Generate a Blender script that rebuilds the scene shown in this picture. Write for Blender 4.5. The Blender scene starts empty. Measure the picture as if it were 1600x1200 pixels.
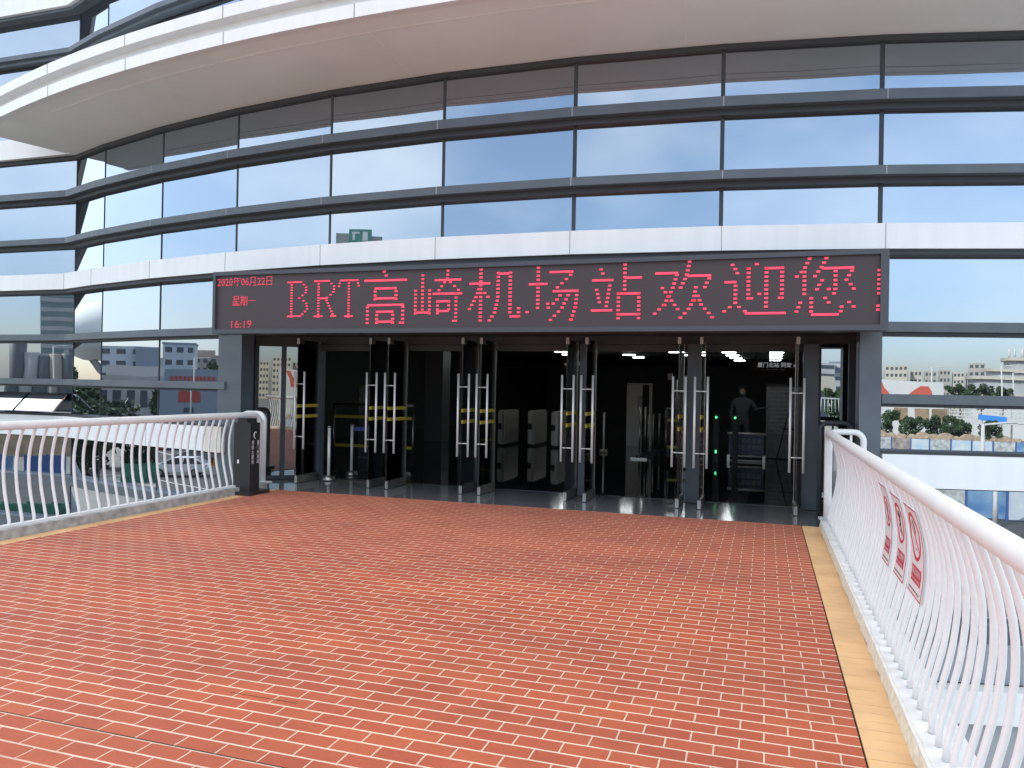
import bpy, bmesh, math, random
from mathutils import Vector, Matrix
R = math.radians
random.seed(7)
SC = bpy.context.scene
COL = SC.collection

# ------------------------------------------------------------------ camera
F_PX, EYE, ROLL, YAW = 1205.0, 1.6, 0.0185, R(18.15)
PITCH = math.atan(6.0 / F_PX)
cam = bpy.data.cameras.new('camera')
cam.sensor_fit = 'HORIZONTAL'; cam.sensor_width = 36.0; cam.lens = 36.0 * F_PX / 1600.0
cam.clip_start = 0.05; cam.clip_end = 3000
camo = bpy.data.objects.new('camera', cam); COL.objects.link(camo)
f0 = Vector((-math.sin(YAW), math.cos(YAW), 0)); r0 = Vector((math.cos(YAW), math.sin(YAW), 0)); u0 = Vector((0, 0, 1))
f2 = f0 * math.cos(PITCH) + u0 * math.sin(PITCH); u2 = u0 * math.cos(PITCH) - f0 * math.sin(PITCH)
rr = r0 * math.cos(ROLL) + u2 * math.sin(ROLL); uu = u2 * math.cos(ROLL) - r0 * math.sin(ROLL)
camo.matrix_world = Matrix(((rr.x, uu.x, -f2.x, 0), (rr.y, uu.y, -f2.y, 0), (rr.z, uu.z, -f2.z, EYE), (0, 0, 0, 1)))
SC.camera = camo

# ------------------------------------------------------------------ sky, sun, exposure
SUN_AZ, SUN_EL = R(-58), R(36)          # azimuth from +Y towards +X, elevation
w = bpy.data.worlds.new('World'); SC.world = w; w.use_nodes = True
nt = w.node_tree; nt.nodes.clear()
def wn(t): return nt.nodes.new(t)
sky = wn('ShaderNodeTexSky'); sky.sky_type = 'NISHITA'; sky.sun_disc = False
sky.sun_elevation = SUN_EL; sky.sun_rotation = SUN_AZ; sky.air_density = 1.0; sky.dust_density = 1.2; sky.ozone_density = 1.2
tc = wn('ShaderNodeTexCoord'); mp = wn('ShaderNodeMapping'); mp.inputs['Scale'].default_value = (1.6, 1.6, 3.0)
nz = wn('ShaderNodeTexNoise'); nz.inputs['Scale'].default_value = 1.3; nz.inputs['Detail'].default_value = 5; nz.inputs['Roughness'].default_value = 0.5
cr = wn('ShaderNodeValToRGB'); cr.color_ramp.elements[0].position = 0.44; cr.color_ramp.elements[1].position = 0.72
cr.color_ramp.elements[1].color = (0.6, 0.6, 0.6, 1)
mx = wn('ShaderNodeMix'); mx.data_type = 'RGBA'
gray = wn('ShaderNodeMix'); gray.data_type = 'RGBA'; gray.inputs[0].default_value = 0.62
bg = wn('ShaderNodeBackground'); bg.inputs['Strength'].default_value = 0.13
ow = wn('ShaderNodeOutputWorld')
L = nt.links.new
hs = wn('ShaderNodeHueSaturation'); hs.inputs['Saturation'].default_value = 1.0; L(sky.outputs[0], hs.inputs['Color'])
wt = wn('ShaderNodeMix'); wt.data_type = 'RGBA'; wt.blend_type = 'MULTIPLY'; wt.inputs[0].default_value = 1; wt.inputs[7].default_value = (1.06, 1.0, 0.955, 1); L(hs.outputs[0], wt.inputs[6])
L(tc.outputs['Generated'], mp.inputs['Vector']); L(mp.outputs[0], nz.inputs['Vector']); L(nz.outputs['Fac'], cr.inputs[0])
sx = wn('ShaderNodeSeparateXYZ'); L(tc.outputs['Generated'], sx.inputs[0])
up = wn('ShaderNodeMapRange'); up.interpolation_type = 'SMOOTHSTEP'; up.inputs['From Min'].default_value = 0.40; up.inputs['From Max'].default_value = 0.72; up.inputs['To Max'].default_value = 0.85; L(sx.outputs[2], up.inputs['Value'])
sh = wn('ShaderNodeMath'); sh.operation = 'MAXIMUM'; L(up.outputs[0], sh.inputs[0]); L(cr.outputs[0], sh.inputs[1])
L(sh.outputs[0], mx.inputs[0]); L(wt.outputs[2], mx.inputs[6])
L(wt.outputs[2], gray.inputs[6]); gray.inputs[7].default_value = (9.3, 9.0, 8.3, 1)
L(gray.outputs[2], mx.inputs[7]); hz = wn('ShaderNodeMapRange'); hz.interpolation_type = 'SMOOTHSTEP'; hz.inputs['From Min'].default_value = 0.0; hz.inputs['From Max'].default_value = 0.34; hz.inputs['To Min'].default_value = 1.0; hz.inputs['To Max'].default_value = 0.0
L(sx.outputs[2], hz.inputs['Value'])
hm = wn('ShaderNodeMix'); hm.data_type = 'RGBA'; hm.blend_type = 'MULTIPLY'; hm.inputs[7].default_value = (0.62, 0.68, 0.82, 1); L(hz.outputs[0], hm.inputs[0]); L(mx.outputs[2], hm.inputs[6])
L(hm.outputs[2], bg.inputs['Color']); L(bg.outputs[0], ow.inputs[0])
sun = bpy.data.lights.new('sun', 'SUN'); sun.energy = 3.0; sun.angle = R(0.6); sun.color = (1, 0.95, 0.86)
suno = bpy.data.objects.new('sun', sun); COL.objects.link(suno)
sd = Vector((math.sin(SUN_AZ) * math.cos(SUN_EL), math.cos(SUN_AZ) * math.cos(SUN_EL), math.sin(SUN_EL)))
suno.rotation_euler = sd.to_track_quat('Z', 'Y').to_euler()
SC.view_settings.view_transform = 'Standard'; SC.view_settings.look = 'None'
SC.view_settings.exposure = 1.72; SC.view_settings.gamma = 1.0
SC.cycles.max_bounces = 10; SC.cycles.glossy_bounces = 5; SC.cycles.transparent_max_bounces = 24

# ------------------------------------------------------------------ materials
def mat(name, col, rough=0.6, metal=0.0, noise=0.0, nscale=6.0, bump=0.0, spec=0.5, emit=None, estr=0.0, col2=None, detail=4, stretch=None):
    m = bpy.data.materials.new(name); m.use_nodes = True
    t = m.node_tree; b = t.nodes['Principled BSDF']
    b.inputs['Base Color'].default_value = (*col, 1); b.inputs['Roughness'].default_value = rough
    b.inputs['Metallic'].default_value = metal; b.inputs['Specular IOR Level'].default_value = spec
    if noise or col2:
        c = t.nodes.new('ShaderNodeTexCoord'); n = t.nodes.new('ShaderNodeTexNoise')
        n.inputs['Scale'].default_value = nscale; n.inputs['Detail'].default_value = detail
        if stretch:
            mpp = t.nodes.new('ShaderNodeMapping'); mpp.inputs['Scale'].default_value = stretch; t.links.new(c.outputs['Object'], mpp.inputs['Vector']); t.links.new(mpp.outputs[0], n.inputs['Vector'])
        else: t.links.new(c.outputs['Object'], n.inputs['Vector'])
        x = t.nodes.new('ShaderNodeMix'); x.data_type = 'RGBA'
        a = col; z = col2 if col2 else tuple(max(0, v * (1 - noise)) for v in col)
        if not col2: a = tuple(min(1, v * (1 + noise * 0.5)) for v in col)
        x.inputs[6].default_value = (*z, 1); x.inputs[7].default_value = (*a, 1)
        rmp = t.nodes.new('ShaderNodeValToRGB'); rmp.color_ramp.elements[0].position = 0.33; rmp.color_ramp.elements[1].position = 0.67
        t.links.new(n.outputs['Fac'], rmp.inputs[0]); t.links.new(rmp.outputs[0], x.inputs[0]); t.links.new(x.outputs[2], b.inputs['Base Color'])
        if bump:
            bp = t.nodes.new('ShaderNodeBump'); bp.inputs['Strength'].default_value = bump; bp.inputs['Distance'].default_value = 0.01
            t.links.new(n.outputs['Fac'], bp.inputs['Height']); t.links.new(bp.outputs[0], b.inputs['Normal'])
    if emit:
        b.inputs['Emission Color'].default_value = (*emit, 1); b.inputs['Emission Strength'].default_value = estr
    return m

def mirror_glass(name, refl, tint, base, wav=0.0):
    m = bpy.data.materials.new(name); m.use_nodes = True; t = m.node_tree; t.nodes.clear()
    g = t.nodes.new('ShaderNodeBsdfGlossy'); g.inputs['Roughness'].default_value = 0.0; g.inputs['Color'].default_value = (*tint, 1)
    d = t.nodes.new('ShaderNodeBsdfDiffuse'); d.inputs['Color'].default_value = (*base, 1)
    lw = t.nodes.new('ShaderNodeFresnel'); lw.inputs['IOR'].default_value = 1.5
    a = t.nodes.new('ShaderNodeMath'); a.operation = 'MULTIPLY_ADD'; a.inputs[1].default_value = 1 - refl; a.inputs[2].default_value = refl
    x = t.nodes.new('ShaderNodeMixShader'); o = t.nodes.new('ShaderNodeOutputMaterial')
    if wav:
        c = t.nodes.new('ShaderNodeTexCoord'); n = t.nodes.new('ShaderNodeTexNoise'); n.inputs['Scale'].default_value = 0.9; n.inputs['Detail'].default_value = 1
        bp = t.nodes.new('ShaderNodeBump'); bp.inputs['Strength'].default_value = wav; bp.inputs['Distance'].default_value = 0.01
        t.links.new(c.outputs['Object'], n.inputs['Vector']); t.links.new(n.outputs['Fac'], bp.inputs['Height']); t.links.new(bp.outputs[0], g.inputs['Normal'])
    t.links.new(lw.outputs[0], a.inputs[0]); t.links.new(a.outputs[0], x.inputs[0]); t.links.new(d.outputs[0], x.inputs[1]); t.links.new(g.outputs[0], x.inputs[2]); t.links.new(x.outputs[0], o.inputs[0])
    return m

def clear_glass(name, tint=(0.88, 0.91, 0.91), base=0.02):
    m = bpy.data.materials.new(name); m.use_nodes = True; t = m.node_tree; t.nodes.clear()
    g = t.nodes.new('ShaderNodeBsdfGlossy'); g.inputs['Roughness'].default_value = 0.0
    d = t.nodes.new('ShaderNodeBsdfTransparent'); d.inputs['Color'].default_value = (*tint, 1)
    lw = t.nodes.new('ShaderNodeFresnel'); lw.inputs['IOR'].default_value = 1.35
    a = t.nodes.new('ShaderNodeMath'); a.operation = 'ADD'; a.inputs[1].default_value = base; a.use_clamp = True
    x = t.nodes.new('ShaderNodeMixShader'); o = t.nodes.new('ShaderNodeOutputMaterial')
    t.links.new(lw.outputs[0], a.inputs[0]); t.links.new(a.outputs[0], x.inputs[0]); t.links.new(d.outputs[0], x.inputs[1]); t.links.new(g.outputs[0], x.inputs[2]); t.links.new(x.outputs[0], o.inputs[0])
    return m

def brick_mat():
    m = bpy.data.materials.new('red_brick_paving'); m.use_nodes = True; t = m.node_tree; b = t.nodes['Principled BSDF']; N = t.nodes.new; K = t.links.new
    c = N('ShaderNodeTexCoord'); mp = N('ShaderNodeMapping'); mp.inputs['Scale'].default_value = (1.75, 1, 1); mp.inputs['Location'].default_value = ((-0.0255 + 0.2145 * 40) * 1.75, -2.772 + 0.1066 * 400, 0)
    wob = N('ShaderNodeTexNoise'); wob.inputs['Scale'].default_value = 9.0; wob.inputs['Detail'].default_value = 2
    wv = N('ShaderNodeVectorMath'); wv.operation = 'MULTIPLY_ADD'; wv.inputs[1].default_value = (0.007, 0.007, 0); 
    K(c.outputs['Object'], wob.inputs['Vector']); K(wob.outputs['Color'], wv.inputs[0]); K(c.outputs['Object'], wv.inputs[2]); K(wv.outputs[0], mp.inputs['Vector'])
    br = N('ShaderNodeTexBrick'); br.offset = 0.5; br.inputs['Scale'].default_value = 1.0; br.inputs['Brick Width'].default_value = 0.2145 * 1.75; br.inputs['Row Height'].default_value = 0.1066
    br.inputs['Mortar Size'].default_value = 0.0063; br.inputs['Mortar Smooth'].default_value = 0.15; br.inputs['Bias'].default_value = 0.0
    br.inputs['Color1'].default_value = (0.44, 0.110, 0.048, 1); br.inputs['Color2'].default_value = (0.39, 0.086, 0.043, 1); br.inputs['Mortar'].default_value = (0.74, 0.58, 0.45, 1)
    K(mp.outputs[0], br.inputs['Vector'])
    n1 = N('ShaderNodeTexNoise'); n1.inputs['Scale'].default_value = 0.55; n1.inputs['Detail'].default_value = 5
    mpb = N('ShaderNodeMapping'); mpb.inputs['Scale'].default_value = (0.5, 2.2, 1); K(c.outputs['Object'], mpb.inputs['Vector']); K(mpb.outputs[0], n1.inputs['Vector'])
    r1 = N('ShaderNodeValToRGB'); r1.color_ramp.elements[0].position = 0.3; r1.color_ramp.elements[0].color = (0.86, 0.83, 0.88, 1); r1.color_ramp.elements[1].position = 0.62; r1.color_ramp.elements[1].color = (1.06, 1.0, 0.95, 1)
    K(n1.outputs['Fac'], r1.inputs[0])
    n2 = N('ShaderNodeTexNoise'); n2.inputs['Scale'].default_value = 60; n2.inputs['Detail'].default_value = 3; K(c.outputs['Object'], n2.inputs['Vector'])
    r2 = N('ShaderNodeValToRGB'); r2.color_ramp.elements[0].position = 0.25; r2.color_ramp.elements[0].color = (0.86, 0.86, 0.86, 1); r2.color_ramp.elements[1].position = 0.7
    K(n2.outputs['Fac'], r2.inputs[0])
    m1 = N('ShaderNodeMix'); m1.data_type = 'RGBA'; m1.blend_type = 'MULTIPLY'; m1.inputs[0].default_value = 1; K(br.outputs['Color'], m1.inputs[6]); K(r1.outputs[0], m1.inputs[7])
    m2 = N('ShaderNodeMix'); m2.data_type = 'RGBA'; m2.blend_type = 'MULTIPLY'; m2.inputs[0].default_value = 1; K(m1.outputs[2], m2.inputs[6]); K(r2.outputs[0], m2.inputs[7])
    # worn patches where the white joint has faded
    n3 = N('ShaderNodeTexNoise'); n3.inputs['Scale'].default_value = 1.4; n3.inputs['Detail'].default_value = 6; K(c.outputs['Object'], n3.inputs['Vector'])
    r3 = N('ShaderNodeValToRGB'); r3.color_ramp.elements[0].position = 0.56; r3.color_ramp.elements[1].position = 0.72; K(n3.outputs['Fac'], r3.inputs[0])
    mm = N('ShaderNodeMath'); mm.operation = 'MULTIPLY'; K(r3.outputs[0], mm.inputs[0]); K(br.outputs['Fac'], mm.inputs[1])
    mm2 = N('ShaderNodeMath'); mm2.operation = 'MULTIPLY'; mm2.inputs[1].default_value = 0.55; K(mm.outputs[0], mm2.inputs[0])
    n5 = N('ShaderNodeTexNoise'); n5.inputs['Scale'].default_value = 2.6; n5.inputs['Detail'].default_value = 8; n5.inputs['Roughness'].default_value = 0.65; K(c.outputs['Object'], n5.inputs['Vector'])
    r5 = N('ShaderNodeValToRGB'); r5.color_ramp.elements[0].position = 0.30; r5.color_ramp.elements[0].color = (0.80, 0.80, 0.82, 1); r5.color_ramp.elements[1].position = 0.52; K(n5.outputs['Fac'], r5.inputs[0])
    m5 = N('ShaderNodeMix'); m5.data_type = 'RGBA'; m5.blend_type = 'MULTIPLY'; m5.inputs[0].default_value = 0.8; K(m2.outputs[2], m5.inputs[6]); K(r5.outputs[0], m5.inputs[7]); m2 = m5
    m3 = N('ShaderNodeMix'); m3.data_type = 'RGBA'; K(mm2.outputs[0], m3.inputs[0]); K(m2.outputs[2], m3.inputs[6]); m3.inputs[7].default_value = (0.40, 0.20, 0.15, 1)
    K(m3.outputs[2], b.inputs['Base Color'])
    b.inputs['Roughness'].default_value = 0.62
    bp = N('ShaderNodeBump'); bp.inputs['Strength'].default_value = 0.5; bp.inputs['Distance'].default_value = 0.004; bp.invert = True
    K(br.outputs['Fac'], bp.inputs['Height']); K(bp.outputs[0], b.inputs['Normal'])
    return m

def yellow_mat():
    m = bpy.data.materials.new('yellow_edge_tiles'); m.use_nodes = True; t = m.node_tree; b = t.nodes['Principled BSDF']; N = t.nodes.new; K = t.links.new
    c = N('ShaderNodeTexCoord')
    wob = N('ShaderNodeTexNoise'); wob.inputs['Scale'].default_value = 5.0
    wv = N('ShaderNodeVectorMath'); wv.operation = 'MULTIPLY_ADD'; wv.inputs[1].default_value = (0, 0.012, 0); K(c.outputs['Object'], wob.inputs['Vector']); K(wob.outputs['Color'], wv.inputs[0]); K(c.outputs['Object'], wv.inputs[2])
    br = N('ShaderNodeTexBrick'); br.offset = 0; br.inputs['Scale'].default_value = 1; br.inputs['Brick Width'].default_value = 30; br.inputs['Row Height'].default_value = 0.1066; br.inputs['Mortar Size'].default_value = 0.0016
    br.inputs['Color1'].default_value = (0.72, 0.47, 0.24, 1); br.inputs['Color2'].default_value = (0.68, 0.42, 0.20, 1); br.inputs['Mortar'].default_value = (0.20, 0.10, 0.05, 1)
    K(wv.outputs[0], br.inputs['Vector'])
    n = N('ShaderNodeTexNoise'); n.inputs['Scale'].default_value = 2.2; n.inputs['Detail'].default_value = 6; K(c.outputs['Object'], n.inputs['Vector'])
    r = N('ShaderNodeValToRGB'); r.color_ramp.elements[0].position = 0.3; r.color_ramp.elements[0].color = (0.78, 0.74, 0.74, 1); r.color_ramp.elements[1].position = 0.6; K(n.outputs['Fac'], r.inputs[0])
    # joints mostly filled, dark only here and there
    n4 = N('ShaderNodeTexNoise'); n4.inputs['Scale'].default_value = 6; K(c.outputs['Object'], n4.inputs['Vector'])
    r4 = N('ShaderNodeValToRGB'); r4.color_ramp.elements[0].position = 0.42; r4.color_ramp.elements[1].position = 0.6; K(n4.outputs['Fac'], r4.inputs[0])
    mm = N('ShaderNodeMix'); mm.data_type = 'RGBA'; K(r4.outputs[0], mm.inputs[0]); mm.inputs[6].default_value = (0.70, 0.45, 0.225, 1); K(br.outputs['Color'], mm.inputs[7])
    m1 = N('ShaderNodeMix'); m1.data_type = 'RGBA'; m1.blend_type = 'MULTIPLY'; m1.inputs[0].default_value = 1; K(mm.outputs[2], m1.inputs[6]); K(r.outputs[0], m1.inputs[7])
    K(m1.outputs[2], b.inputs['Base Color']); b.inputs['Roughness'].default_value = 0.7
    return m

M = dict(
    brick=brick_mat(), yellow=yellow_mat(),
    gap=mat('dark_gap', (0.02, 0.017, 0.015), 0.9),
    granite=mat('dark_granite', (0.125, 0.13, 0.135), 0.09, noise=0.35, nscale=30),
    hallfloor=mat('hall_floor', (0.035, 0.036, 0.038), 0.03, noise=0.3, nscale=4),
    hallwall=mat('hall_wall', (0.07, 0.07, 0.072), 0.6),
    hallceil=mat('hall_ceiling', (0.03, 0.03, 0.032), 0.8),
    curbw=mat('white_painted_curb', (0.70, 0.70, 0.70), 0.6, noise=0.16, nscale=9, bump=0.4, detail=8),
    cream=mat('cream_seal', (0.66, 0.60, 0.48), 0.8, noise=0.15, nscale=20, bump=0.3),
    curbg=mat('grey_concrete_curb', (0.36, 0.35, 0.34), 0.85, noise=0.35, nscale=9, bump=0.4),
    rail=mat('white_rail_paint', (0.74, 0.74, 0.73), 0.42, noise=0.05, nscale=5, detail=5),
    clad=mat('white_cladding', (0.765, 0.785, 0.78), 0.42, noise=0.045, nscale=1.0, stretch=(6, 6, 0.5), detail=6),
    soffit=mat('soffit_panel', (0.745, 0.80, 0.79), 0.75, noise=0.06, nscale=0.7),
    joint=mat('soffit_joint', (0.80, 0.83, 0.82), 0.8),
    seam=mat('cladding_seam', (0.30, 0.29, 0.27), 0.8),
    beige=mat('beige_end_panel', (0.62, 0.58, 0.50), 0.5),
    metal=mat('dark_grey_metal', (0.095, 0.115, 0.132), 0.42, noise=0.12, nscale=3, spec=0.4),
    metald=mat('darker_grey_metal', (0.045, 0.050, 0.056), 0.5, spec=0.3),
    glass=mirror_glass('mirror_glass', 0.36, (0.80, 0.90, 1.0), (0.012, 0.013, 0.015), 0.10),
    darkglass=mirror_glass('recess_glass', 0.14, (0.9, 0.97, 1.0), (0.012, 0.013, 0.015), 0.08),
    cglass=clear_glass('clear_door_glass'),
    steel=mat('brushed_steel', (0.86, 0.83, 0.77), 0.45, metal=0.3),
    steeld=mat('dull_steel', (0.42, 0.40, 0.36), 0.38, metal=1.0),
    tape=mat('yellow_tape', (0.50, 0.40, 0.04), 0.5),
    tapedim=mat('dim_yellow_tape', (0.55, 0.48, 0.06), 0.5),
    belt=mat('blue_belt', (0.06, 0.07, 0.26), 0.6),
    ledbody=mat('led_cabinet', (0.048, 0.036, 0.039), 0.55, noise=0.25, nscale=260, detail=1),
    ledframe=mat('led_frame', (0.05, 0.055, 0.065), 0.4),
    led=mat('led_red', (0.5, 0.03, 0.06), 0.5, emit=(1.0, 0.055, 0.115), estr=0.31),
    leddim=mat('led_red_dim', (0.4, 0.03, 0.05), 0.5, emit=(1.0, 0.09, 0.14), estr=0.26),
    totem=mat('totem_grey', (0.022, 0.022, 0.024), 0.45),
    white=mat('white_plain', (0.75, 0.75, 0.74), 0.5),
    signw=mat('sign_white', (0.78, 0.77, 0.77), 0.35),
    signr=mat('sign_red', (0.52, 0.035, 0.08), 0.4),
    black=mat('black_print', (0.015, 0.015, 0.018), 0.5),
    blackm=mat('black_rubber', (0.012, 0.012, 0.012), 0.6),
    lamp=mat('led_tube', (0.8, 0.8, 0.8), 0.5, emit=(0.95, 1.0, 1.0), estr=6.0),
    green=mat('green_lamp', (0.1, 0.6, 0.3), 0.5, emit=(0.1, 1.0, 0.4), estr=0.45),
    boardblue=mat('board_navy', (0.05, 0.055, 0.14), 0.4),
    dimtext=mat('dim_text', (0.42, 0.42, 0.48), 0.6),
    poster=mat('poster_grey', (0.26, 0.27, 0.28), 0.6, noise=0.2, nscale=9),
    turn=mat('turnstile_panel', (0.50, 0.48, 0.44), 0.4),
    ground=mat('street_ground', (0.20, 0.195, 0.185), 0.9, noise=0.3, nscale=0.08),
    asphalt=mat('asphalt', (0.055, 0.057, 0.06), 0.85, noise=0.3, nscale=0.6),
    paint=mat('road_paint', (0.6, 0.6, 0.58), 0.7),
    dirt=mat('bare_earth', (0.30, 0.22, 0.14), 0.95, noise=0.4, nscale=0.4, bump=0.5),
    pave=mat('pavement', (0.33, 0.32, 0.31), 0.9, noise=0.2, nscale=0.8),
    concrete=mat('concrete', (0.40, 0.40, 0.40), 0.85, noise=0.2, nscale=0.6),
    slab=mat('white_slab', (0.66, 0.67, 0.68), 0.7, noise=0.08, nscale=0.8),
    leaf=mat('foliage', (0.045, 0.085, 0.030), 0.7, col2=(0.025, 0.050, 0.022), nscale=0.7),
    leaf2=mat('foliage_light', (0.070, 0.115, 0.035), 0.7, col2=(0.04, 0.07, 0.03), nscale=0.7),
    bark=mat('bark', (0.10, 0.07, 0.05), 0.9),
    bluegrey=mat('blue_grey_wall', (0.42, 0.47, 0.53), 0.8, noise=0.08, nscale=0.15),
    beigew=mat('beige_wall', (0.33, 0.305, 0.275), 0.85, noise=0.08, nscale=0.2),
    pinkr=mat('pink_cornice', (0.45, 0.30, 0.24), 0.85),
    greyw=mat('grey_wall', (0.36, 0.37, 0.38), 0.85, noise=0.12, nscale=0.2),
    darkw=mat('dark_tower_wall', (0.10, 0.115, 0.13), 0.5, noise=0.2, nscale=0.2),
    whitew=mat('white_wall', (0.50, 0.50, 0.49), 0.8, noise=0.06, nscale=0.3),
    creamw=mat('cream_wall', (0.42, 0.39, 0.33), 0.8, noise=0.06, nscale=0.3),
    redw=mat('red_roof', (0.42, 0.075, 0.05), 0.7),
    win=mat('window_dark', (0.06, 0.075, 0.09), 0.2),
    tower=mat('green_glass_tower', (0.16, 0.21, 0.22), 0.3, noise=0.15, nscale=0.2),
    hallblue=mat('slate_blue_hall', (0.20, 0.24, 0.30), 0.7),
    signred=mat('red_letters', (0.35, 0.06, 0.05), 0.6),
    blue=mat('hoarding_blue', (0.03, 0.09, 0.27), 0.6),
    paleblue=mat('hoarding_print', (0.33, 0.42, 0.52), 0.6, col2=(0.48, 0.52, 0.54), nscale=1.1),
    bluebright=mat('bright_blue', (0.03, 0.22, 0.60), 0.5),
    boulder=mat('boulder', (0.36, 0.27, 0.19), 0.95, noise=0.3, nscale=1.2),
    mesh=mat('green_mesh', (0.03, 0.17, 0.12), 0.8, noise=0.4, nscale=3),
    carw=mat('white_car_paint', (0.75, 0.76, 0.77), 0.25),
    carg=mat('grey_car_paint', (0.20, 0.21, 0.22), 0.25),
    carglass=mat('car_glass', (0.03, 0.035, 0.04), 0.08),
    orange=mat('orange_stripe', (0.60, 0.22, 0.03), 0.6),
    dome=mat('membrane', (0.62, 0.63, 0.64), 0.7, noise=0.08, nscale=0.1),
    skin=mat('skin', (0.42, 0.27, 0.20), 0.6), cloth=mat('guard_uniform', (0.09, 0.095, 0.11), 0.8), hair=mat('hair', (0.01, 0.01, 0.01), 0.6), mask=mat('face_mask', (0.30, 0.36, 0.40), 0.7),
)

# ------------------------------------------------------------------ mesh helpers
class MB:
    def __init__(s): s.bm = bmesh.new()
    def box(s, x0, x1, y0, y1, z0, z1, rot=0, c=None):
        vs = [Vector(p) for p in ((x0,y0,z0),(x1,y0,z0),(x1,y1,z0),(x0,y1,z0),(x0,y0,z1),(x1,y0,z1),(x1,y1,z1),(x0,y1,z1))]
        if rot:
            c = Vector(c) if c else (vs[0] + vs[6]) / 2; m = Matrix.Rotation(rot, 4, 'Z'); vs = [m @ (v - c) + c for v in vs]
        v = [s.bm.verts.new(p) for p in vs]
        for f in ((0,3,2,1),(4,5,6,7),(0,1,5,4),(1,2,6,5),(2,3,7,6),(3,0,4,7)): s.bm.faces.new([v[i] for i in f])
        return s
    def tube(s, pts, r, n=12, caps=True, ry=None):
        pts = [Vector(p) for p in pts]; rings = []
        prev = None
        for i, p in enumerate(pts):
            t = (pts[min(i+1, len(pts)-1)] - pts[max(i-1, 0)]).normalized()
            if prev is None:
                a = Vector((0,0,1)) if abs(t.z) < 0.9 else Vector((0,1,0))
                u = t.cross(a).normalized()
            else:
                u = (prev - t * prev.dot(t)).normalized()
            prev = u; v = t.cross(u)
            rad = r[i] if isinstance(r, (list, tuple)) else r
            r2 = ry if ry else rad
            rings.append([s.bm.verts.new(p + u * rad * math.cos(2*math.pi*k/n) + v * r2 * math.sin(2*math.pi*k/n)) for k in range(n)])
        for a, b in zip(rings, rings[1:]):
            for k in range(n):
                f = s.bm.faces.new((a[k], a[(k+1)%n], b[(k+1)%n], b[k])); f.smooth = True
        if caps: s.bm.faces.new(rings[0][::-1]); s.bm.faces.new(rings[-1])
        return s
    def prism(s, poly, a, b, fn):
        """poly: 2D points; fn(u,v,w)->xyz; w from a to b"""
        A = [s.bm.verts.new(fn(u, v, a)) for u, v in poly]; B = [s.bm.verts.new(fn(u, v, b)) for u, v in poly]; n = len(poly)
        s.bm.faces.new(A[::-1]); s.bm.faces.new(B)
        for i in range(n): s.bm.faces.new((A[i], A[(i+1)%n], B[(i+1)%n], B[i]))
        return s
    def loft(s, P, Q, z0, z1):
        """closed solid between two plan polylines P (outer) and Q (inner)"""
        n = len(P)
        rows = [[s.bm.verts.new((p[0], p[1], z)) for p in pl] for pl, z in ((P, z0), (P, z1), (Q, z1), (Q, z0))]
        for k in range(4):
            a, b = rows[k], rows[(k+1) % 4]
            for i in range(n-1): s.bm.faces.new((a[i], a[i+1], b[i+1], b[i]))
        s.bm.faces.new([rows[k][0] for k in range(4)][::-1]); s.bm.faces.new([rows[k][-1] for k in range(4)])
        return s
    def lathe(s, prof, c, n=24):
        rings = [[s.bm.verts.new((c[0] + r*math.cos(2*math.pi*k/n), c[1] + r*math.sin(2*math.pi*k/n), c[2] + z)) for k in range(n)] for r, z in prof]
        for a, b in zip(rings, rings[1:]):
            for k in range(n):
                f = s.bm.faces.new((a[k], a[(k+1)%n], b[(k+1)%n], b[k])); f.smooth = True
        s.bm.faces.new(rings[0][::-1]); s.bm.faces.new(rings[-1])
        return s
    def ball(s, c, rx, ry, rz, sub=2):
        g = bmesh.ops.create_icosphere(s.bm, subdivisions=sub, radius=1)
        for v in g['verts']: v.co = Vector((c[0]+v.co.x*rx, c[1]+v.co.y*ry, c[2]+v.co.z*rz))
        return s
    def mesh(s, name):
        bmesh.ops.recalc_face_normals(s.bm, faces=s.bm.faces); me = bpy.data.meshes.new(name); s.bm.to_mesh(me); s.bm.free(); return me
    def build(s, name, m, parent=None):
        me = s.mesh(name); return put(name, me, m, parent)

def put(name, me, m, parent=None):
    if m and not me.materials: me.materials.append(m)
    o = bpy.data.objects.new(name, me); COL.objects.link(o)
    if parent: o.parent = parent
    return o
def tag(o, label, cat, group=None, kind=None):
    o['label'] = label; o['category'] = cat
    if group: o['group'] = group
    if kind: o['kind'] = kind
    return o
def struct(o): o['kind'] = 'structure'; return o
def thing(name, label, cat, loc=(0,0,0), rz=0, group=None):
    o = bpy.data.objects.new(name, None); COL.objects.link(o); o.empty_display_size = 0.2
    o.location = loc; o.rotation_euler = (0, 0, rz); return tag(o, label, cat, group)
def dup(root, loc=None, rz=None, label=None):
    r = root.copy(); COL.objects.link(r)
    if loc is not None: r.location = loc
    if rz is not None: r.rotation_euler = (0, 0, rz)
    if label: r['label'] = label
    for ch in list(root.children):
        c = ch.copy(); COL.objects.link(c); c.parent = r
        for g in list(ch.children):
            d = g.copy(); COL.objects.link(d); d.parent = c
    return r
def text_mesh(body, size, ext=0.002, align='LEFT'):
    c = bpy.data.curves.new('text', 'FONT'); c.body = body; c.size = size; c.extrude = ext; c.align_x = align; c.resolution_u = 2
    o = bpy.data.objects.new('text', c); COL.objects.link(o); bpy.context.view_layer.update()
    me = bpy.data.meshes.new_from_object(o.evaluated_get(bpy.context.evaluated_depsgraph_get()))
    bpy.data.objects.remove(o); me.materials.clear(); return me

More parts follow.
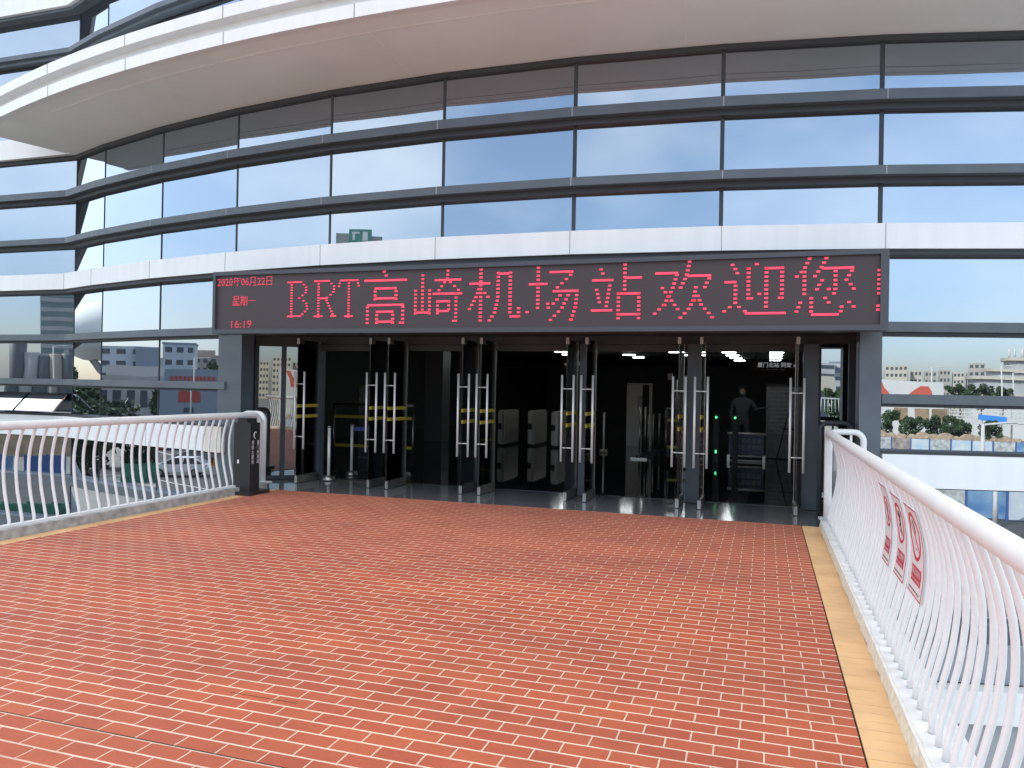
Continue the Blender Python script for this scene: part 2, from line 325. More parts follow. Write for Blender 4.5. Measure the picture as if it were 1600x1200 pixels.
# ------------------------------------------------------------------ plan of the station front: a drum of 4 degree facets and a straight wing
CX, CY, R0, WY = -3.4, 37.1, 27.35, 11.49
ZT = 18.0  # top of the unseen upper wall, raised to shade the deck
def dpt(a, off): return (CX + (R0+off)*math.sin(R(a)), CY - (R0+off)*math.cos(R(a)))
def corner(off):
    a, b = dpt(-18, off), dpt(-22, off); y = WY - off; t = (y - a[1]) / (b[1] - a[1]); return (a[0] + t*(b[0]-a[0]), y)
WX = -46.0
def path(off, a0=30, a1=None, wing=True):
    if wing:
        k = [a for a in range(30, -19, -4) if a <= a0]
        p = [dpt(a, off) for a in k]
        if a0 not in k: p.insert(0, dpt(a0, off))
        return p + [corner(off), (WX, WY - off)]
    k = [a0] + [a for a in range(30, -19, -4) if a1 < a < a0] + [a1]
    return [dpt(a, off) for a in k]
def band(o1, o0, z0, z1, **k): return MB().loft(path(o1, **k), path(o0, **k), z0, z1)

ST = thing('station_building', 'curved station building with mirror glass bands, white ring canopy and recessed glass doors', 'building', (CX, 11.0, 0))
def S(mb, name, m, parent=None):
    o = mb.build(name, m, None); o.parent = parent or ST
    if (parent or ST) is ST: o.matrix_parent_inverse = Matrix.Translation((-CX, -11.0, 0))
    return o
G = -0.22
# glazing: rows of panes, one mesh per pane
def pane(p, q, z0, z1, name='window_pane', m=None):
    jit = random.uniform(-0.0018, 0.0018); jz = random.uniform(-0.0010, 0.0010)
    p = Vector((*p, 0)); q = Vector((*q, 0)); t = (q - p).normalized(); n = Vector((t.y, -t.x, 0))
    if n.y > 0: n = -n
    mb = MB(); vs = []
    for (pt, z, a, b) in ((p, z0, 1, -1), (q, z0, -1, -1), (q, z1, -1, 1), (p, z1, 1, 1)):
        d = n * (a * jit * 0.9 + b * jz * 0.5); vs.append(pt + d + Vector((0, 0, z)))
    A = [mb.bm.verts.new(v) for v in vs]; B = [mb.bm.verts.new(v - n*0.02) for v in vs]
    mb.bm.faces.new(A); mb.bm.faces.new(B[::-1])
    for i in range(4): mb.bm.faces.new((A[i], B[i], B[(i+1)%4], A[(i+1)%4]))
    return S(mb, name, m or M['glass'])
ROWS = [(5.26, 5.94), (4.34, 5.10), (3.64, 4.19), (2.46, 3.29), (1.59, 2.33), (0.90, 1.47), (-0.29, 0.46), (-1.14, -0.44), (-1.86, -1.34)]
UPROWS = [(6.4, 7.86), (8.05, 8.86), (9.75, 10.9)]
edges = [dpt(a, G) for a in range(26, -19, -4)] + [corner(G)]
angs = list(range(26, -19, -4)) + [-22]
for ri, (z0, z1) in enumerate(ROWS):
    for i in range(len(edges)-1):
        if ri >= 3 and angs[i] <= 10 and angs[i+1] >= -10: continue
        pane(edges[i], edges[i+1], z0, z1)
    cw = corner(G)
    pane(cw, (cw[0]-2.6, cw[1]), z0, z1); pane((cw[0]-2.6, cw[1]), (cw[0]-5.2, cw[1]), z0, z1)
for (z0, z1) in UPROWS:
    for i in range(len(edges)-1):
        if angs[i] > -6: continue
        pane(edges[i], edges[i+1], z0, z1, 'upper_window_pane')
    pane(cw, (cw[0]-2.0, cw[1]), z0, z1, 'upper_window_pane'); pane((cw[0]-2.0, cw[1]), (cw[0]-4.2, cw[1]), z0, z1, 'upper_window_pane')
# glazing the photograph does not show: one sheet behind the bands
mb = MB(); mb.loft(path(G-0.03), path(G-0.08), 3.3, ZT); S(mb, 'backing_wall', M['metald'])
mb = MB(); mb.loft(path(G-0.03, 30, 10, False), path(G-0.08, 30, 10, False), -6, 3.3)
pl = [dpt(-10, G-0.03), dpt(-14, G-0.03), dpt(-18, G-0.03), corner(G-0.03), (WX, WY-G+0.03)]; ql = [dpt(-10, G-0.08), dpt(-14, G-0.08), dpt(-18, G-0.08), corner(G-0.08), (WX, WY-G+0.08)]
mb.loft(pl, ql, -6, 3.3); S(mb, 'backing_wall', M['metald'])
# fins
FULL = dict()
for z0, z1 in ((5.155, 5.28), (4.25, 4.36)):
    S(band(0.0, G-0.02, z0, z1), 'horizontal_fin', M['metal'])
    S(band(-0.12, G-0.015, z0-0.075, z0), 'fin_bracket', M['metald'])
RIGHT = dict(a0=30, a1=10.0, wing=False)
def leftpath(off, a=-10.0): return [dpt(a, off), dpt(-14, off), dpt(-18, off), corner(off), (WX, WY-off)]
def lband(o1, o0, z0, z1): return MB().loft(leftpath(o1), leftpath(o0), z0, z1)
for z0, z1, up in ((2.36, 2.48, 0.03), (1.495, 1.61, 0.02), (-0.43, -0.28, 0.0), (-1.33, -1.125, 0.0)):
    for mk in (lambda a, b, c, d: band(a, b, c, d, **RIGHT), lband):
        S(mk(-0.03, G-0.02, z0, z1), 'horizontal_fin', M['metal'])
        if up: S(mk(-0.10, G-0.015, z0-0.04, z0), 'fin_bracket', M['metald'])
# white bands
S(band(0.0, G-0.02, 3.355, 3.66), 'white_band', M['clad'])
S(band(-0.05, G-0.015, 3.29, 3.355), 'band_frame', M['metald'])
for mk in (lambda a, b, c, d: band(a, b, c, d, **RIGHT), lband):
    S(mk(0.0, G-0.02, 0.495, 0.89), 'white_band', M['clad']); S(mk(-0.04, G-0.015, 0.89, 0.93), 'band_frame', M['metald'])
    S(mk(0.0, G-0.02, -2.27, -1.88), 'white_band', M['clad'])
    S(mk(-0.1, G-0.02, -6.0, -2.27), 'base_wall', M['greyw'])
mb = MB(); a, b = dpt(-10.0, 0.02), dpt(-10.75, 0.02); a2, b2 = dpt(-10.0, -0.2), dpt(-10.75, -0.2)
S(MB().loft([a, b], [a2, b2], 0.49, 0.895), 'end_panel', M['beige'])
# band seams
mb = MB()
for a in range(26, -19, -4):
    for z0, z1, oo in ((3.357, 3.658, 0.003),) + (((0.497, 0.888, 0.003),) if abs(a) >= 10 else ()):
        mb.loft([dpt(a+0.008, oo), dpt(a-0.008, oo)], [dpt(a+0.008, -0.01), dpt(a-0.008, -0.01)], z0, z1)
c0 = corner(0.003); mb.box(c0[0]-0.006, c0[0]+0.004, c0[1], c0[1]+0.02, 3.357, 3.658)
S(mb, 'band_seam', M['seam'])
mb = MB()
for a in range(26, -19, -4):
    for z0, z1 in ((5.156, 5.279), (4.251, 4.359)):
        mb.loft([dpt(a+0.012, 0.002), dpt(a-0.012, 0.002)], [dpt(a+0.012, -0.01), dpt(a-0.012, -0.01)], z0, z1)
S(mb, 'fin_seam', M['greyw'])
# mullions (slim dark bars proud of the panes)
def mullion(p, ang, z0, z1, wd=0.05):
    mb = MB(); mb.box(-wd/2, wd/2, -0.010, 0.03, z0, z1)
    bmesh.ops.transform(mb.bm, matrix=Matrix.Translation((p[0], p[1], 0)) @ Matrix.Rotation(R(ang), 4, 'Z'), verts=mb.bm.verts)
    S(mb, 'mullion', M['metald'])
for i, a in enumerate(angs):
    p = edges[i]; aa = a if a > -22 else -11
    wd = {-22: 0.02, -18: 0.012, -14: 0.022, -10: 0.026, -6: 0.032, -2: 0.04}.get(a, 0.052)
    mullion(p, aa, 3.66, 6.0, wd)
    if abs(a) > 10:
        mullion(p, aa, 0.9, 3.29, wd); mullion(p, aa, -1.9, 0.495, wd)
    if a <= -6: mullion(p, aa, 6.4, 8.86, wd)
# top frame and soffit
S(band(G+0.06, G-0.02, 5.93, 6.0), 'top_frame', M['metald'])
RE = 1.36
def arc(off, a0, a1, n=44): return [dpt(a0 + (a1-a0)*i/n, off) for i in range(n+1)]
cs = corner(G+0.02); endp = (-13.25, 10.02)
# outer edge of the canopy ends where its straight end line meets the ring
inner = [dpt(a, G+0.02) for a in (30, 26, 22, 18, 14, 10, 6, 2, -2, -6, -10, -14, -18)] + [cs]
mb = MB(); out = arc(RE, 30, -21.6, 13)
bm = mb.bm
ra = [[bm.verts.new((p[0], p[1], z)) for p in pl] for pl, z in ((out, 6.165), (inner, 6.0), (inner, 6.03), (out, 6.195))]
for k in range(4):
    for i in range(len(out)-1): bm.faces.new((ra[k][i], ra[k][i+1], ra[(k+1)%4][i+1], ra[(k+1)%4][i]))
S(mb, 'soffit', M['soffit'])
AE = -21.6
mb = MB(); mb.loft(arc(RE+0.015, 30, AE), arc(RE-0.10, 30, AE), 6.15, 6.32); S(mb, 'canopy_fascia', M['clad'])
mb = MB(); mb.loft(arc(RE-0.13, 30, AE), arc(RE-0.25, 30, AE), 6.32, 6.50); S(mb, 'fascia_groove', M['clad'])
mb = MB(); mb.loft(arc(RE+0.03, 30, AE), arc(RE-0.15, 30, AE), 6.50, 6.665); S(mb, 'canopy_fascia', M['clad'])
mb = MB(); mb.loft(arc(RE-0.16, 30, AE, 13), inner, 6.57, 6.64); S(mb, 'canopy_top', M['clad'])
mb = MB()
for a in (25, 21, 17, 13, 9, 5, 1, -3.0, -7.2, -11.2, -15.4, -19.6):
    for z0, z1, oo in ((6.151, 6.319, 0.018), (6.501, 6.664, 0.033)):
        mb.loft([dpt(a+0.012, RE+oo), dpt(a-0.012, RE+oo)], [dpt(a+0.012, RE), dpt(a-0.012, RE)], z0, z1)
S(mb, 'fascia_seam', M['seam'])
mb = MB()
for a in (21, 13, 5, -3, -11.2): 
    for (o1, za), (o2, zb) in (((RE-0.12, 6.149), (G+0.1, 6.008)),):
        q = [mb.bm.verts.new((*dpt(a+d, o), z)) for d, o, z in ((0.02, o1, za), (-0.02, o1, za), (-0.02, o2, zb), (0.02, o2, zb))]; mb.bm.faces.new(q)
mb.loft(arc(RE-0.34, 30, -17, 13), arc(RE-0.355, 30, -17, 13), 6.121, 6.127); S(mb, 'soffit_joint', M['joint'])
# wing spandrel over the pane row and storeys above the canopy
mb = MB(); c1 = corner(-0.05); mb.box(WX, c1[0], c1[1], c1[1]+0.1, 6.0, 6.40); S(mb, 'white_band', M['clad'])
S(band(0.0, G-0.02, 7.97, 8.06), 'upper_fin', M['metal']); S(band(-0.08, G-0.015, 7.90, 7.97), 'fin_bracket', M['metal'])
S(band(0.05, G-0.02, 8.86, 9.75), 'upper_white_band', M['clad'])
S(band(-0.02, G-0.015, 8.80, 8.86), 'band_frame', M['metal'])
S(band(0.05, G-0.02, 10.9, ZT), 'unseen_shade_wall', M['clad'])  # unseen upper wall, made tall to keep the sun off the deck
mb = MB()
bm = mb.bm; pts = path(0.0); ring = [bm.verts.new((p[0], p[1], ZT)) for p in pts] + [bm.verts.new((WX, 62, ZT)), bm.verts.new((dpt(30, 0)[0], 62, ZT))]
bm.faces.new(ring); S(mb, 'roof', M['concrete'])  # unseen roof slab, added to keep sunlight out of the shell
# two tilted-open window sashes in the wing
for x0, x1 in ((-15.1, -14.0), (-13.94, -12.98)):
    mb = MB(); y = WY + 0.16
    P = [Vector((x0, y, 1.33)), Vector((x1, y, 1.33)), Vector((x1, y-0.34, 0.99)), Vector((x0, y-0.34, 0.99))]
    n = Vector((0, -0.7, 0.7)) * 0.025
    A = [mb.bm.verts.new(p) for p in P]; B = [mb.bm.verts.new(p - n) for p in P]
    mb.bm.faces.new(A); mb.bm.faces.new(B[::-1])
    for i in range(4): mb.bm.faces.new((A[i], B[i], B[(i+1)%4], A[(i+1)%4]))
    o = S(mb, 'open_sash', mirror_glass('sash_glass', 0.75, (0.95, 0.97, 1.0), (0.02, 0.02, 0.02)))
    o['label'] = 'tilted open window sash reflecting bright sky'

# ------------------------------------------------------------------ recessed entrance
LX, RX = -8.62, 1.30
S(MB().box(-8.30, -7.86, 10.24, 10.55, -0.5, 3.29), 'column', M['metal']); S(MB().box(1.09, 1.335, 10.20, 10.60, -0.5, 3.29), 'column', M['metal'])
S(MB().box(-8.30, -8.06, 10.56, 10.92, 0, 2.6), 'side_reveal', M['metald']); S(MB().box(1.36, 1.5, 10.55, 11.6, 0, 2.6), 'side_reveal', M['metald'])
S(MB().box(-7.75, 1.27, 9.80, 10.55, 2.40, 2.46).box(-8.28, 1.36, 10.55, 11.6, 2.40, 2.46), 'recess_ceiling', M['metald'])
S(MB().box(-7.75, 1.27, 9.79, 9.9, 2.33, 2.395), 'head_trim', mat('brown_trim', (0.16, 0.09, 0.07), 0.5))
S(MB().box(-7.3, 1.36, 11.38, 11.50, 2.28, 2.40), 'door_header', M['metald'])
S(MB().box(-7.2, 0.5, 11.40, 11.48, 2.17, 2.275), 'transom', M['metald'])
for x in (-7.36, -5.79, -4.255, -2.65, -1.065, 0.50):
    S(MB().box(x, x+0.20 if x > -7 else x+0.22, 11.33, 11.53, 0, 2.28), 'door_post', M['metal'])
# fixed side lights
SA, SB = Vector((-8.06, 10.86, 0)), Vector((-7.22, 11.43, 0)); SD = (SB-SA).normalized(); SN = Vector((SD.y, -SD.x, 0)); SL = (SB-SA).length
def splay(t0, t1, d0, d1, z0, z1):
    q = [SA+SD*SL*t0+SN*d0, SA+SD*SL*t1+SN*d0, SA+SD*SL*t1+SN*d1, SA+SD*SL*t0+SN*d1]
    return MB().loft([tuple(q[0][:2]), tuple(q[1][:2])], [tuple(q[3][:2]), tuple(q[2][:2])], z0, z1)
for t0, t1 in ((0.06, 0.41), (0.49, 0.84)): S(splay(t0, t1, 0.0, -0.02, 0.06, 2.22), 'side_light', M['darkglass'])
for t0, t1 in ((0.0, 0.06), (0.41, 0.49), (0.84, 1.0)): S(splay(t0, t1, 0.03, -0.05, 0.0, 2.4), 'frame_stile', M['metald'])
for z0, z1 in ((0.0, 0.06), (2.22, 2.4)): S(splay(0.0, 1.0, 0.025, -0.045, z0, z1), 'frame_rail', M['metald'])
S(MB().box(0.735, 1.085, 11.46, 11.48, 0.12, 2.24), 'side_light', M['glass'])
for x0, x1 in ((0.70, 0.735), (1.085, 1.36)): S(MB().box(x0, x1, 11.40, 11.50, 0, 2.28), 'frame_stile', M['metald'])
S(MB().box(0.735, 1.085, 11.42, 11.49, 0, 0.12), 'frame_rail', M['metald'])
# hall
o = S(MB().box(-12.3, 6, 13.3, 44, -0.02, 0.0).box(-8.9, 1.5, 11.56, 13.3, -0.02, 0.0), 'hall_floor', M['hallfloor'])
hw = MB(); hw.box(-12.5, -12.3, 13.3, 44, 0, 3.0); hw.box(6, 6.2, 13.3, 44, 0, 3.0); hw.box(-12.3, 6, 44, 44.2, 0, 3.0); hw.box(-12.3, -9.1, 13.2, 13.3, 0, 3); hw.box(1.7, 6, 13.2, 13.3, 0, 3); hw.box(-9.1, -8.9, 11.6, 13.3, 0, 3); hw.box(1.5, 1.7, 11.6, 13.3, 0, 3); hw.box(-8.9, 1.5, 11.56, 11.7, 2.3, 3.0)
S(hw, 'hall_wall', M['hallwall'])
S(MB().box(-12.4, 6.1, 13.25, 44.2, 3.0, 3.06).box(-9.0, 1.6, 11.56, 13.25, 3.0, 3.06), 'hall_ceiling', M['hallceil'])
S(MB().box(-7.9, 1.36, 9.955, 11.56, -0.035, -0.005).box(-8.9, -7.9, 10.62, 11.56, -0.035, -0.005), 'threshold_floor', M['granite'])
for x, y in ((-9.2, 21.0), (-6.5, 17.0)):
    S(MB().box(x-0.28, x+0.28, y-0.28, y+0.28, 0, 3.0), 'hall_column', mat('hall_column_stone', (0.16, 0.16, 0.165), 0.35))
# ten glass door leaves, all standing open towards the bridge
def leaf_parts(d):
    g = MB().box(-0.006, 0.006, 0.0, 0.66, 0.03, 2.31).build('door_glass', M['cglass'], d)
    r = MB().box(-0.022, 0.022, 0.0, 0.66, 0.005, 0.12).build('bottom_rail', M['steeld'], d)
    p = MB().box(-0.022, 0.022, 0.0, 0.13, 2.245, 2.335).build('patch_fitting', M['steeld'], d)
    p2 = MB().box(-0.010, 0.010, 0.64, 0.668, 0.12, 2.31).build('hinge_stile', M['steeld'], d)
    h = MB()
    for s in (-1, 1):
        h.tube([(s*0.085, 0.06, 0.55), (s*0.085, 0.06, 1.80)], 0.0165, 10)
    for z in (0.75, 1.60): h.tube([(-0.085, 0.06, z), (0.085, 0.06, z)], 0.008, 8)
    h.build('pull_handle', M['steel'], d)
    for z in (1.05, 1.22): MB().box(-0.009, 0.009, 0.012, 0.655, z, z+0.05).build('yellow_tape', M['tape'], d)
LEAF = None
for k, x in enumerate((-7.155, -5.852, -5.534, -4.304, -4.008, -2.694, -2.411, -1.118, -0.822, 0.408)):
    if LEAF is None:
        d0 = bpy.data.objects.new('glass_door', None); COL.objects.link(d0); d0.parent = ST; leaf_parts(d0); LEAF = d0
        d = d0
    else:
        d = LEAF.copy(); COL.objects.link(d); d.parent = ST
        for ch in list(LEAF.children):
            if k == 9 and ch.name.startswith('yellow_tape'): continue
            c = ch.copy(); COL.objects.link(c); c.parent = d
    d.matrix_parent_inverse = Matrix.Identity(4); d.location = (x - CX, 10.735 - 11.0, 0)

# ------------------------------------------------------------------ LED message board
SX0, SX1, SZ0, SZ1, SYF = -7.80, 1.29, 2.335, 3.225, 9.50
LED = thing('led_message_board', 'long dark LED message board showing red dot-matrix welcome text above the doors', 'LED sign', ((SX0+SX1)/2, SYF+0.12, SZ0))
LI = Matrix.Translation((-(SX0+SX1)/2, -(SYF+0.12), -SZ0))
def Lp(mb, name, m): o = mb.build(name, m, LED); o.matrix_parent_inverse = LI; return o
Lp(MB().box(SX0, SX1, SYF+0.02, SYF+0.26, SZ0, SZ1), 'cabinet', M['ledbody'])
fr = MB(); t = 0.05
fr.box(SX0-0.01, SX1+0.01, SYF-0.015, SYF+0.27, SZ1-0.045, SZ1+0.012); fr.box(SX0-0.01, SX1+0.01, SYF-0.015, SYF+0.27, SZ0-0.012, SZ0+0.05)
fr.box(SX0-0.012, SX0+0.035, SYF-0.016, SYF+0.268, SZ0+0.05, SZ1-0.045); fr.box(SX1-0.075, SX1+0.012, SYF-0.016, SYF+0.268, SZ0+0.05, SZ1-0.045)
Lp(fr, 'frame', M['ledframe'])
GL = {}
GL['B'] = [('h',0,0,5.2),('h',0,15,5),('v',1.5,0,15),('p',(5.2,0.3),(6.8,2.5),(6.5,5),(4.2,7)),('p',(4.2,7),(6.8,9),(7.2,12),(5,14.8))]
GL['R'] = [('h',0,0,5.2),('h',0,15,3),('h',1.5,7.4,4.6),('v',1.5,0,15),('p',(5.2,0.3),(6.8,2.5),(6.5,5),(4.4,7)),('p',(4,7.5),(5.2,11),(6.6,14.8)),('h',5.6,15,7.5)]
GL['T'] = [('h',0.6,0,7.4),('v',4,0,15),('h',2.5,15,5.6),('p',(0.7,0.5),(0.2,3)),('p',(7.2,0.5),(7.7,3))]
GL['高'] = [('p',(7.6,0),(8.8,2)),('h',0.8,2.6,15.4),('h',4.4,5,12),('h',4.4,8,12),('v',4.6,5,8),('v',11.8,5,8),('v',2,10,16),('h',2,10,14.5),('v',14.2,10,15),('p',(11.8,14.6),(14,15.6)),('h',5,12,11),('h',5,15,11),('v',5.3,12,15),('v',10.8,12,15)]
GL['崎'] = [('v',3.1,1,12.5),('v',0.8,5,13),('v',5.4,5,13),('h',0.6,12.7,5.6),('h',7,2.8,15.4),('p',(11.2,0),(11,2.5),(8.4,5.8)),('p',(11.6,3.2),(14.6,5.8)),('h',6.4,7,15.8),('h',7.8,9.3,11.6),('h',7.8,12.3,11.6),('v',8,9,13.4),('v',11.6,9,12.6),('v',13.9,7,15.2),('p',(11.8,14.4),(13.6,15.6))]
GL['机'] = [('h',0.6,4.2,7),('v',4.1,0,16),('p',(3.9,5),(2.6,8.5),(0.6,12)),('p',(4.5,6),(6.6,8.6)),('h',9.4,1.4,12.6),('p',(9.4,1),(9.3,9),(8.4,13),(6.6,15.8)),('v',13,1,13.5),('h',13,14.2,15.8),('v',15.6,11.6,14)]
GL['场'] = [('v',3.6,0,11),('h',0.8,4.8,6.4),('p',(0.4,12.8),(3,12),(6.6,10.6)),('h',7,1.4,14),('p',(14,1.6),(11.5,4),(8.6,6.6)),('h',8,7,15.6),('p',(15.2,7.2),(14.8,11.5),(13.6,15.4),(12,14.6)),('p',(10.8,7.4),(8.8,10.2),(6,12.4)),('p',(13,7.4),(10.8,12),(7,15.8))]
GL['站'] = [('p',(3,0.6),(4,2.8)),('h',0.6,4.3,7),('p',(1.8,6),(2.9,10.6)),('p',(6,5.6),(5,11.8)),('h',0.4,13,6.8),('v',10.4,0,8),('h',10.4,3.8,15.4),('h',8.4,8.3,14.8),('h',8.4,14.2,14.8),('v',8.6,8,16),('v',14.6,8,15.6)]
GL['欢'] = [('h',0.6,3,6.6),('p',(6.4,3.2),(5.2,7.5),(3.2,11.6),(0.6,14.2)),('p',(1.8,6),(4.2,9.4),(6.8,13.2)),('p',(9.6,0),(8.8,4),(7,7.8)),('h',9,3.9,15.2),('p',(15,4.2),(13.6,6.8)),('p',(11.4,6.4),(10.8,10.4),(9.4,13.2),(7,15.8)),('p',(11.5,8.4),(12.8,12),(15.6,15.2))]
GL['迎'] = [('p',(2,0.6),(3.6,3.2)),('h',0.4,6,3.4),('v',3.2,6,12),('p',(3,12),(0.4,14.2)),('p',(3.6,12.6),(5.6,14)),('h',5.6,14.8,15.6),('p',(9,0.8),(6.4,2.4)),('v',6.4,2.2,11),('p',(6.2,11.2),(9.2,9.4)),('h',10.6,2.4,14.6),('v',10.8,2,13.4),('v',14.6,2,10.4),('p',(12.8,9.6),(14.4,10.8))]
GL['您'] = [('p',(4,0),(2.6,3),(0.4,5.2)),('v',2.8,3.4,9.6),('p',(8.2,0),(7,2.4),(5.4,4.8)),('h',7.2,2.7,15),('p',(15,2.9),(13.8,4.4)),('v',10.5,3,9),('p',(8.8,8.2),(10.2,9.2)),('p',(7.6,5.2),(6,8)),('p',(12.6,5.2),(15,8)),('p',(2,11.4),(0.8,14.4)),('v',4.6,10.6,14.6),('h',4.6,15,11.4),('p',(11.8,14.8),(12.2,12.4)),('p',(7.6,10),(9.2,12.2)),('p',(13,10.8),(15.6,13.6))]
GL['!'] = [('v',0.6,0,9.5),('v',0.3,12.5,15)]
def glyph(mb, g, x0, x1, zb, zt, cols=16.0, th=1.5):
    sx = (x1-x0)/cols; sz = (zt-zb)/16.0; P = SZ = None
    yf, yb = SYF+0.012, SYF+0.021
    def bar(ua, ub, row, hh=0.5): 
        z = zt - row*sz; mb.box(x0+ua*sx, x0+ub*sx, yf, yb, z-hh*sz*0.5, z+hh*sz*0.5)
    for st in GL[g]:
        if st[0] == 'h': bar(st[1], st[3], st[2], 0.62)
        else:
            if st[0] == 'v': pl = [(st[1], st[2]), (st[1], st[3])]
            else: pl = list(st[1:])
            for (ax, ay), (bx, by) in zip(pl, pl[1:]):
                if ay > by: ax, ay, bx, by = bx, by, ax, ay
                STEP = 1.18
                k = math.ceil((ay-0.01)/STEP)
                while k*STEP <= by + 0.35:
                    tt = 0 if by-ay < 1e-6 else min(1, max(0, (k*STEP-ay)/(by-ay))); cxx = ax + (bx-ax)*tt
                    bar(cxx - th/2, cxx + th/2, k*STEP, 0.56); k += 1
mb = MB()
for g, a, b, c, d, cols, th in (('B',-6.54,-6.19,2.535,3.055,7.6,1.1),('R',-6.10,-5.735,2.53,3.06,7.6,1.1),('T',-5.715,-5.38,2.525,3.06,7.8,1.1),('高',-5.335,-4.625,2.43,3.165,16,1.5),('崎',-4.555,-3.83,2.45,3.15,16,1.3),('机',-3.765,-3.03,2.45,3.15,16,1.5),('场',-2.95,-2.24,2.45,3.15,16,1.5),('站',-2.11,-1.435,2.46,3.155,16,1.5),('欢',-1.325,-0.595,2.46,3.165,16,1.5),('迎',-0.495,0.235,2.48,3.16,16,1.5),('您',0.295,0.985,2.465,3.155,16,1.5)):
    mb = MB(); glyph(mb, g, a, b, c, d, cols, th*0.62); Lp(mb, 'character', M['led'])
mb = MB()
for k in range(6): mb.box(1.185, 1.214, SYF+0.012, SYF+0.021, 3.00-k*0.052-0.012, 3.00-k*0.052+0.012)
for k in range(2): mb.box(1.178, 1.212, SYF+0.012, SYF+0.021, 2.60-k*0.045-0.012, 2.60-k*0.045+0.012)
Lp(mb, 'character', M['led'])
def led_text(body, x, z, wdt, hgt, name):
    me = text_mesh(body, 1.0, 0.0)
    xs = [v.co.x for v in me.vertices]; ys = [v.co.y for v in me.vertices]; ax, bx, ay, by = min(xs), max(xs), min(ys), max(ys)
    # rasterise the lettering to lamp dots
    me.calc_loop_triangles(); tris = [[me.vertices[i].co.copy() for i in t.vertices] for t in me.loop_triangles]
    rows = 15; cols = int(rows * wdt / hgt); mb = MB()
    def inside(px, py):
        for a, b, c in tris:
            d1 = (px-b.x)*(a.y-b.y)-(a.x-b.x)*(py-b.y); d2 = (px-c.x)*(b.y-c.y)-(b.x-c.x)*(py-c.y); d3 = (px-a.x)*(c.y-a.y)-(c.x-a.x)*(py-a.y)
            if (d1 >= 0 and d2 >= 0 and d3 >= 0) or (d1 <= 0 and d2 <= 0 and d3 <= 0): return True
        return False
    for r in range(rows):
        if r % 5 == 4 and name != 'weekday_text': continue
        for c in range(cols):
            if inside(ax + (c+0.5)/cols*(bx-ax), ay + (r+0.5)/rows*(by-ay)):
                X = x + (c+0.5)/cols*wdt; Z = z + (r+0.5)/rows*hgt
                mb.box(X-wdt/cols*0.5, X+wdt/cols*0.5, SYF+0.012, SYF+0.021, Z-hgt/rows*0.26, Z+hgt/rows*0.26)
    Lp(mb, name, M['leddim']); bpy.data.meshes.remove(me)
led_text('2020年06月22日', -7.755, 3.02, 0.95, 0.14, 'date_text'); led_text('星期一', -7.48, 2.735, 0.40, 0.14, 'weekday_text'); led_text('16:19', -7.495, 2.405, 0.35, 0.115, 'clock_text')
br = MB()
for x in (-7.0, -4.5, -2.0, 0.5): br.box(x, x+0.06, SYF+0.262, 9.95, 2.6, 2.66)
Lp(br, 'wall_bracket', M['metald'])

# ------------------------------------------------------------------ footbridge deck
YB = -55.0
DL, DR = -6.95, 0.442
struct(MB().box(DL, DR, YB, 9.955, -0.05, 0.0).build('deck', M['brick']))
struct(MB().box(DL-0.004, DL, YB, 9.95, -0.05, -0.012).build('deck_joint', M['gap'])); struct(MB().box(DR, DR+0.010, YB, 9.95, -0.05, -0.012).build('deck_joint', M['gap']))
struct(MB().box(DR+0.010, 0.645, YB, 9.95, -0.05, 0.0).build('edge_strip', M['yellow'])); struct(MB().box(-7.13, DL-0.004, YB, 9.95, -0.05, 0.0).build('edge_strip', M['yellow']))
# cracked joint across the paving
mb = MB(); y = 2.772; x = DL
while x < DR - 0.1:
    n = x + random.uniform(0.15, 0.5)
    if random.random() < (0.8 if x < -1.7 else 0.25): mb.box(x, min(n, DR-0.02), y-0.0022, y+0.0022, -0.02, 0.0022)
    x = n
for y0, x0, x1 in ((5.195, -1.9, -0.6), (3.35, -2.6, -2.2)):
    mb.box(x0, x1, y0-0.001, y0+0.001, -0.02, 0.0018)
struct(mb.build('deck_crack', M['gap']))
struct(MB().box(-7.45, 0.95, YB, 9.95, -0.62, -0.055).build('bridge_slab', M['slab']))
struct(MB().box(-7.40, 0.90, YB, 9.9, -1.3, -0.625).build('bridge_beam', M['slab']))

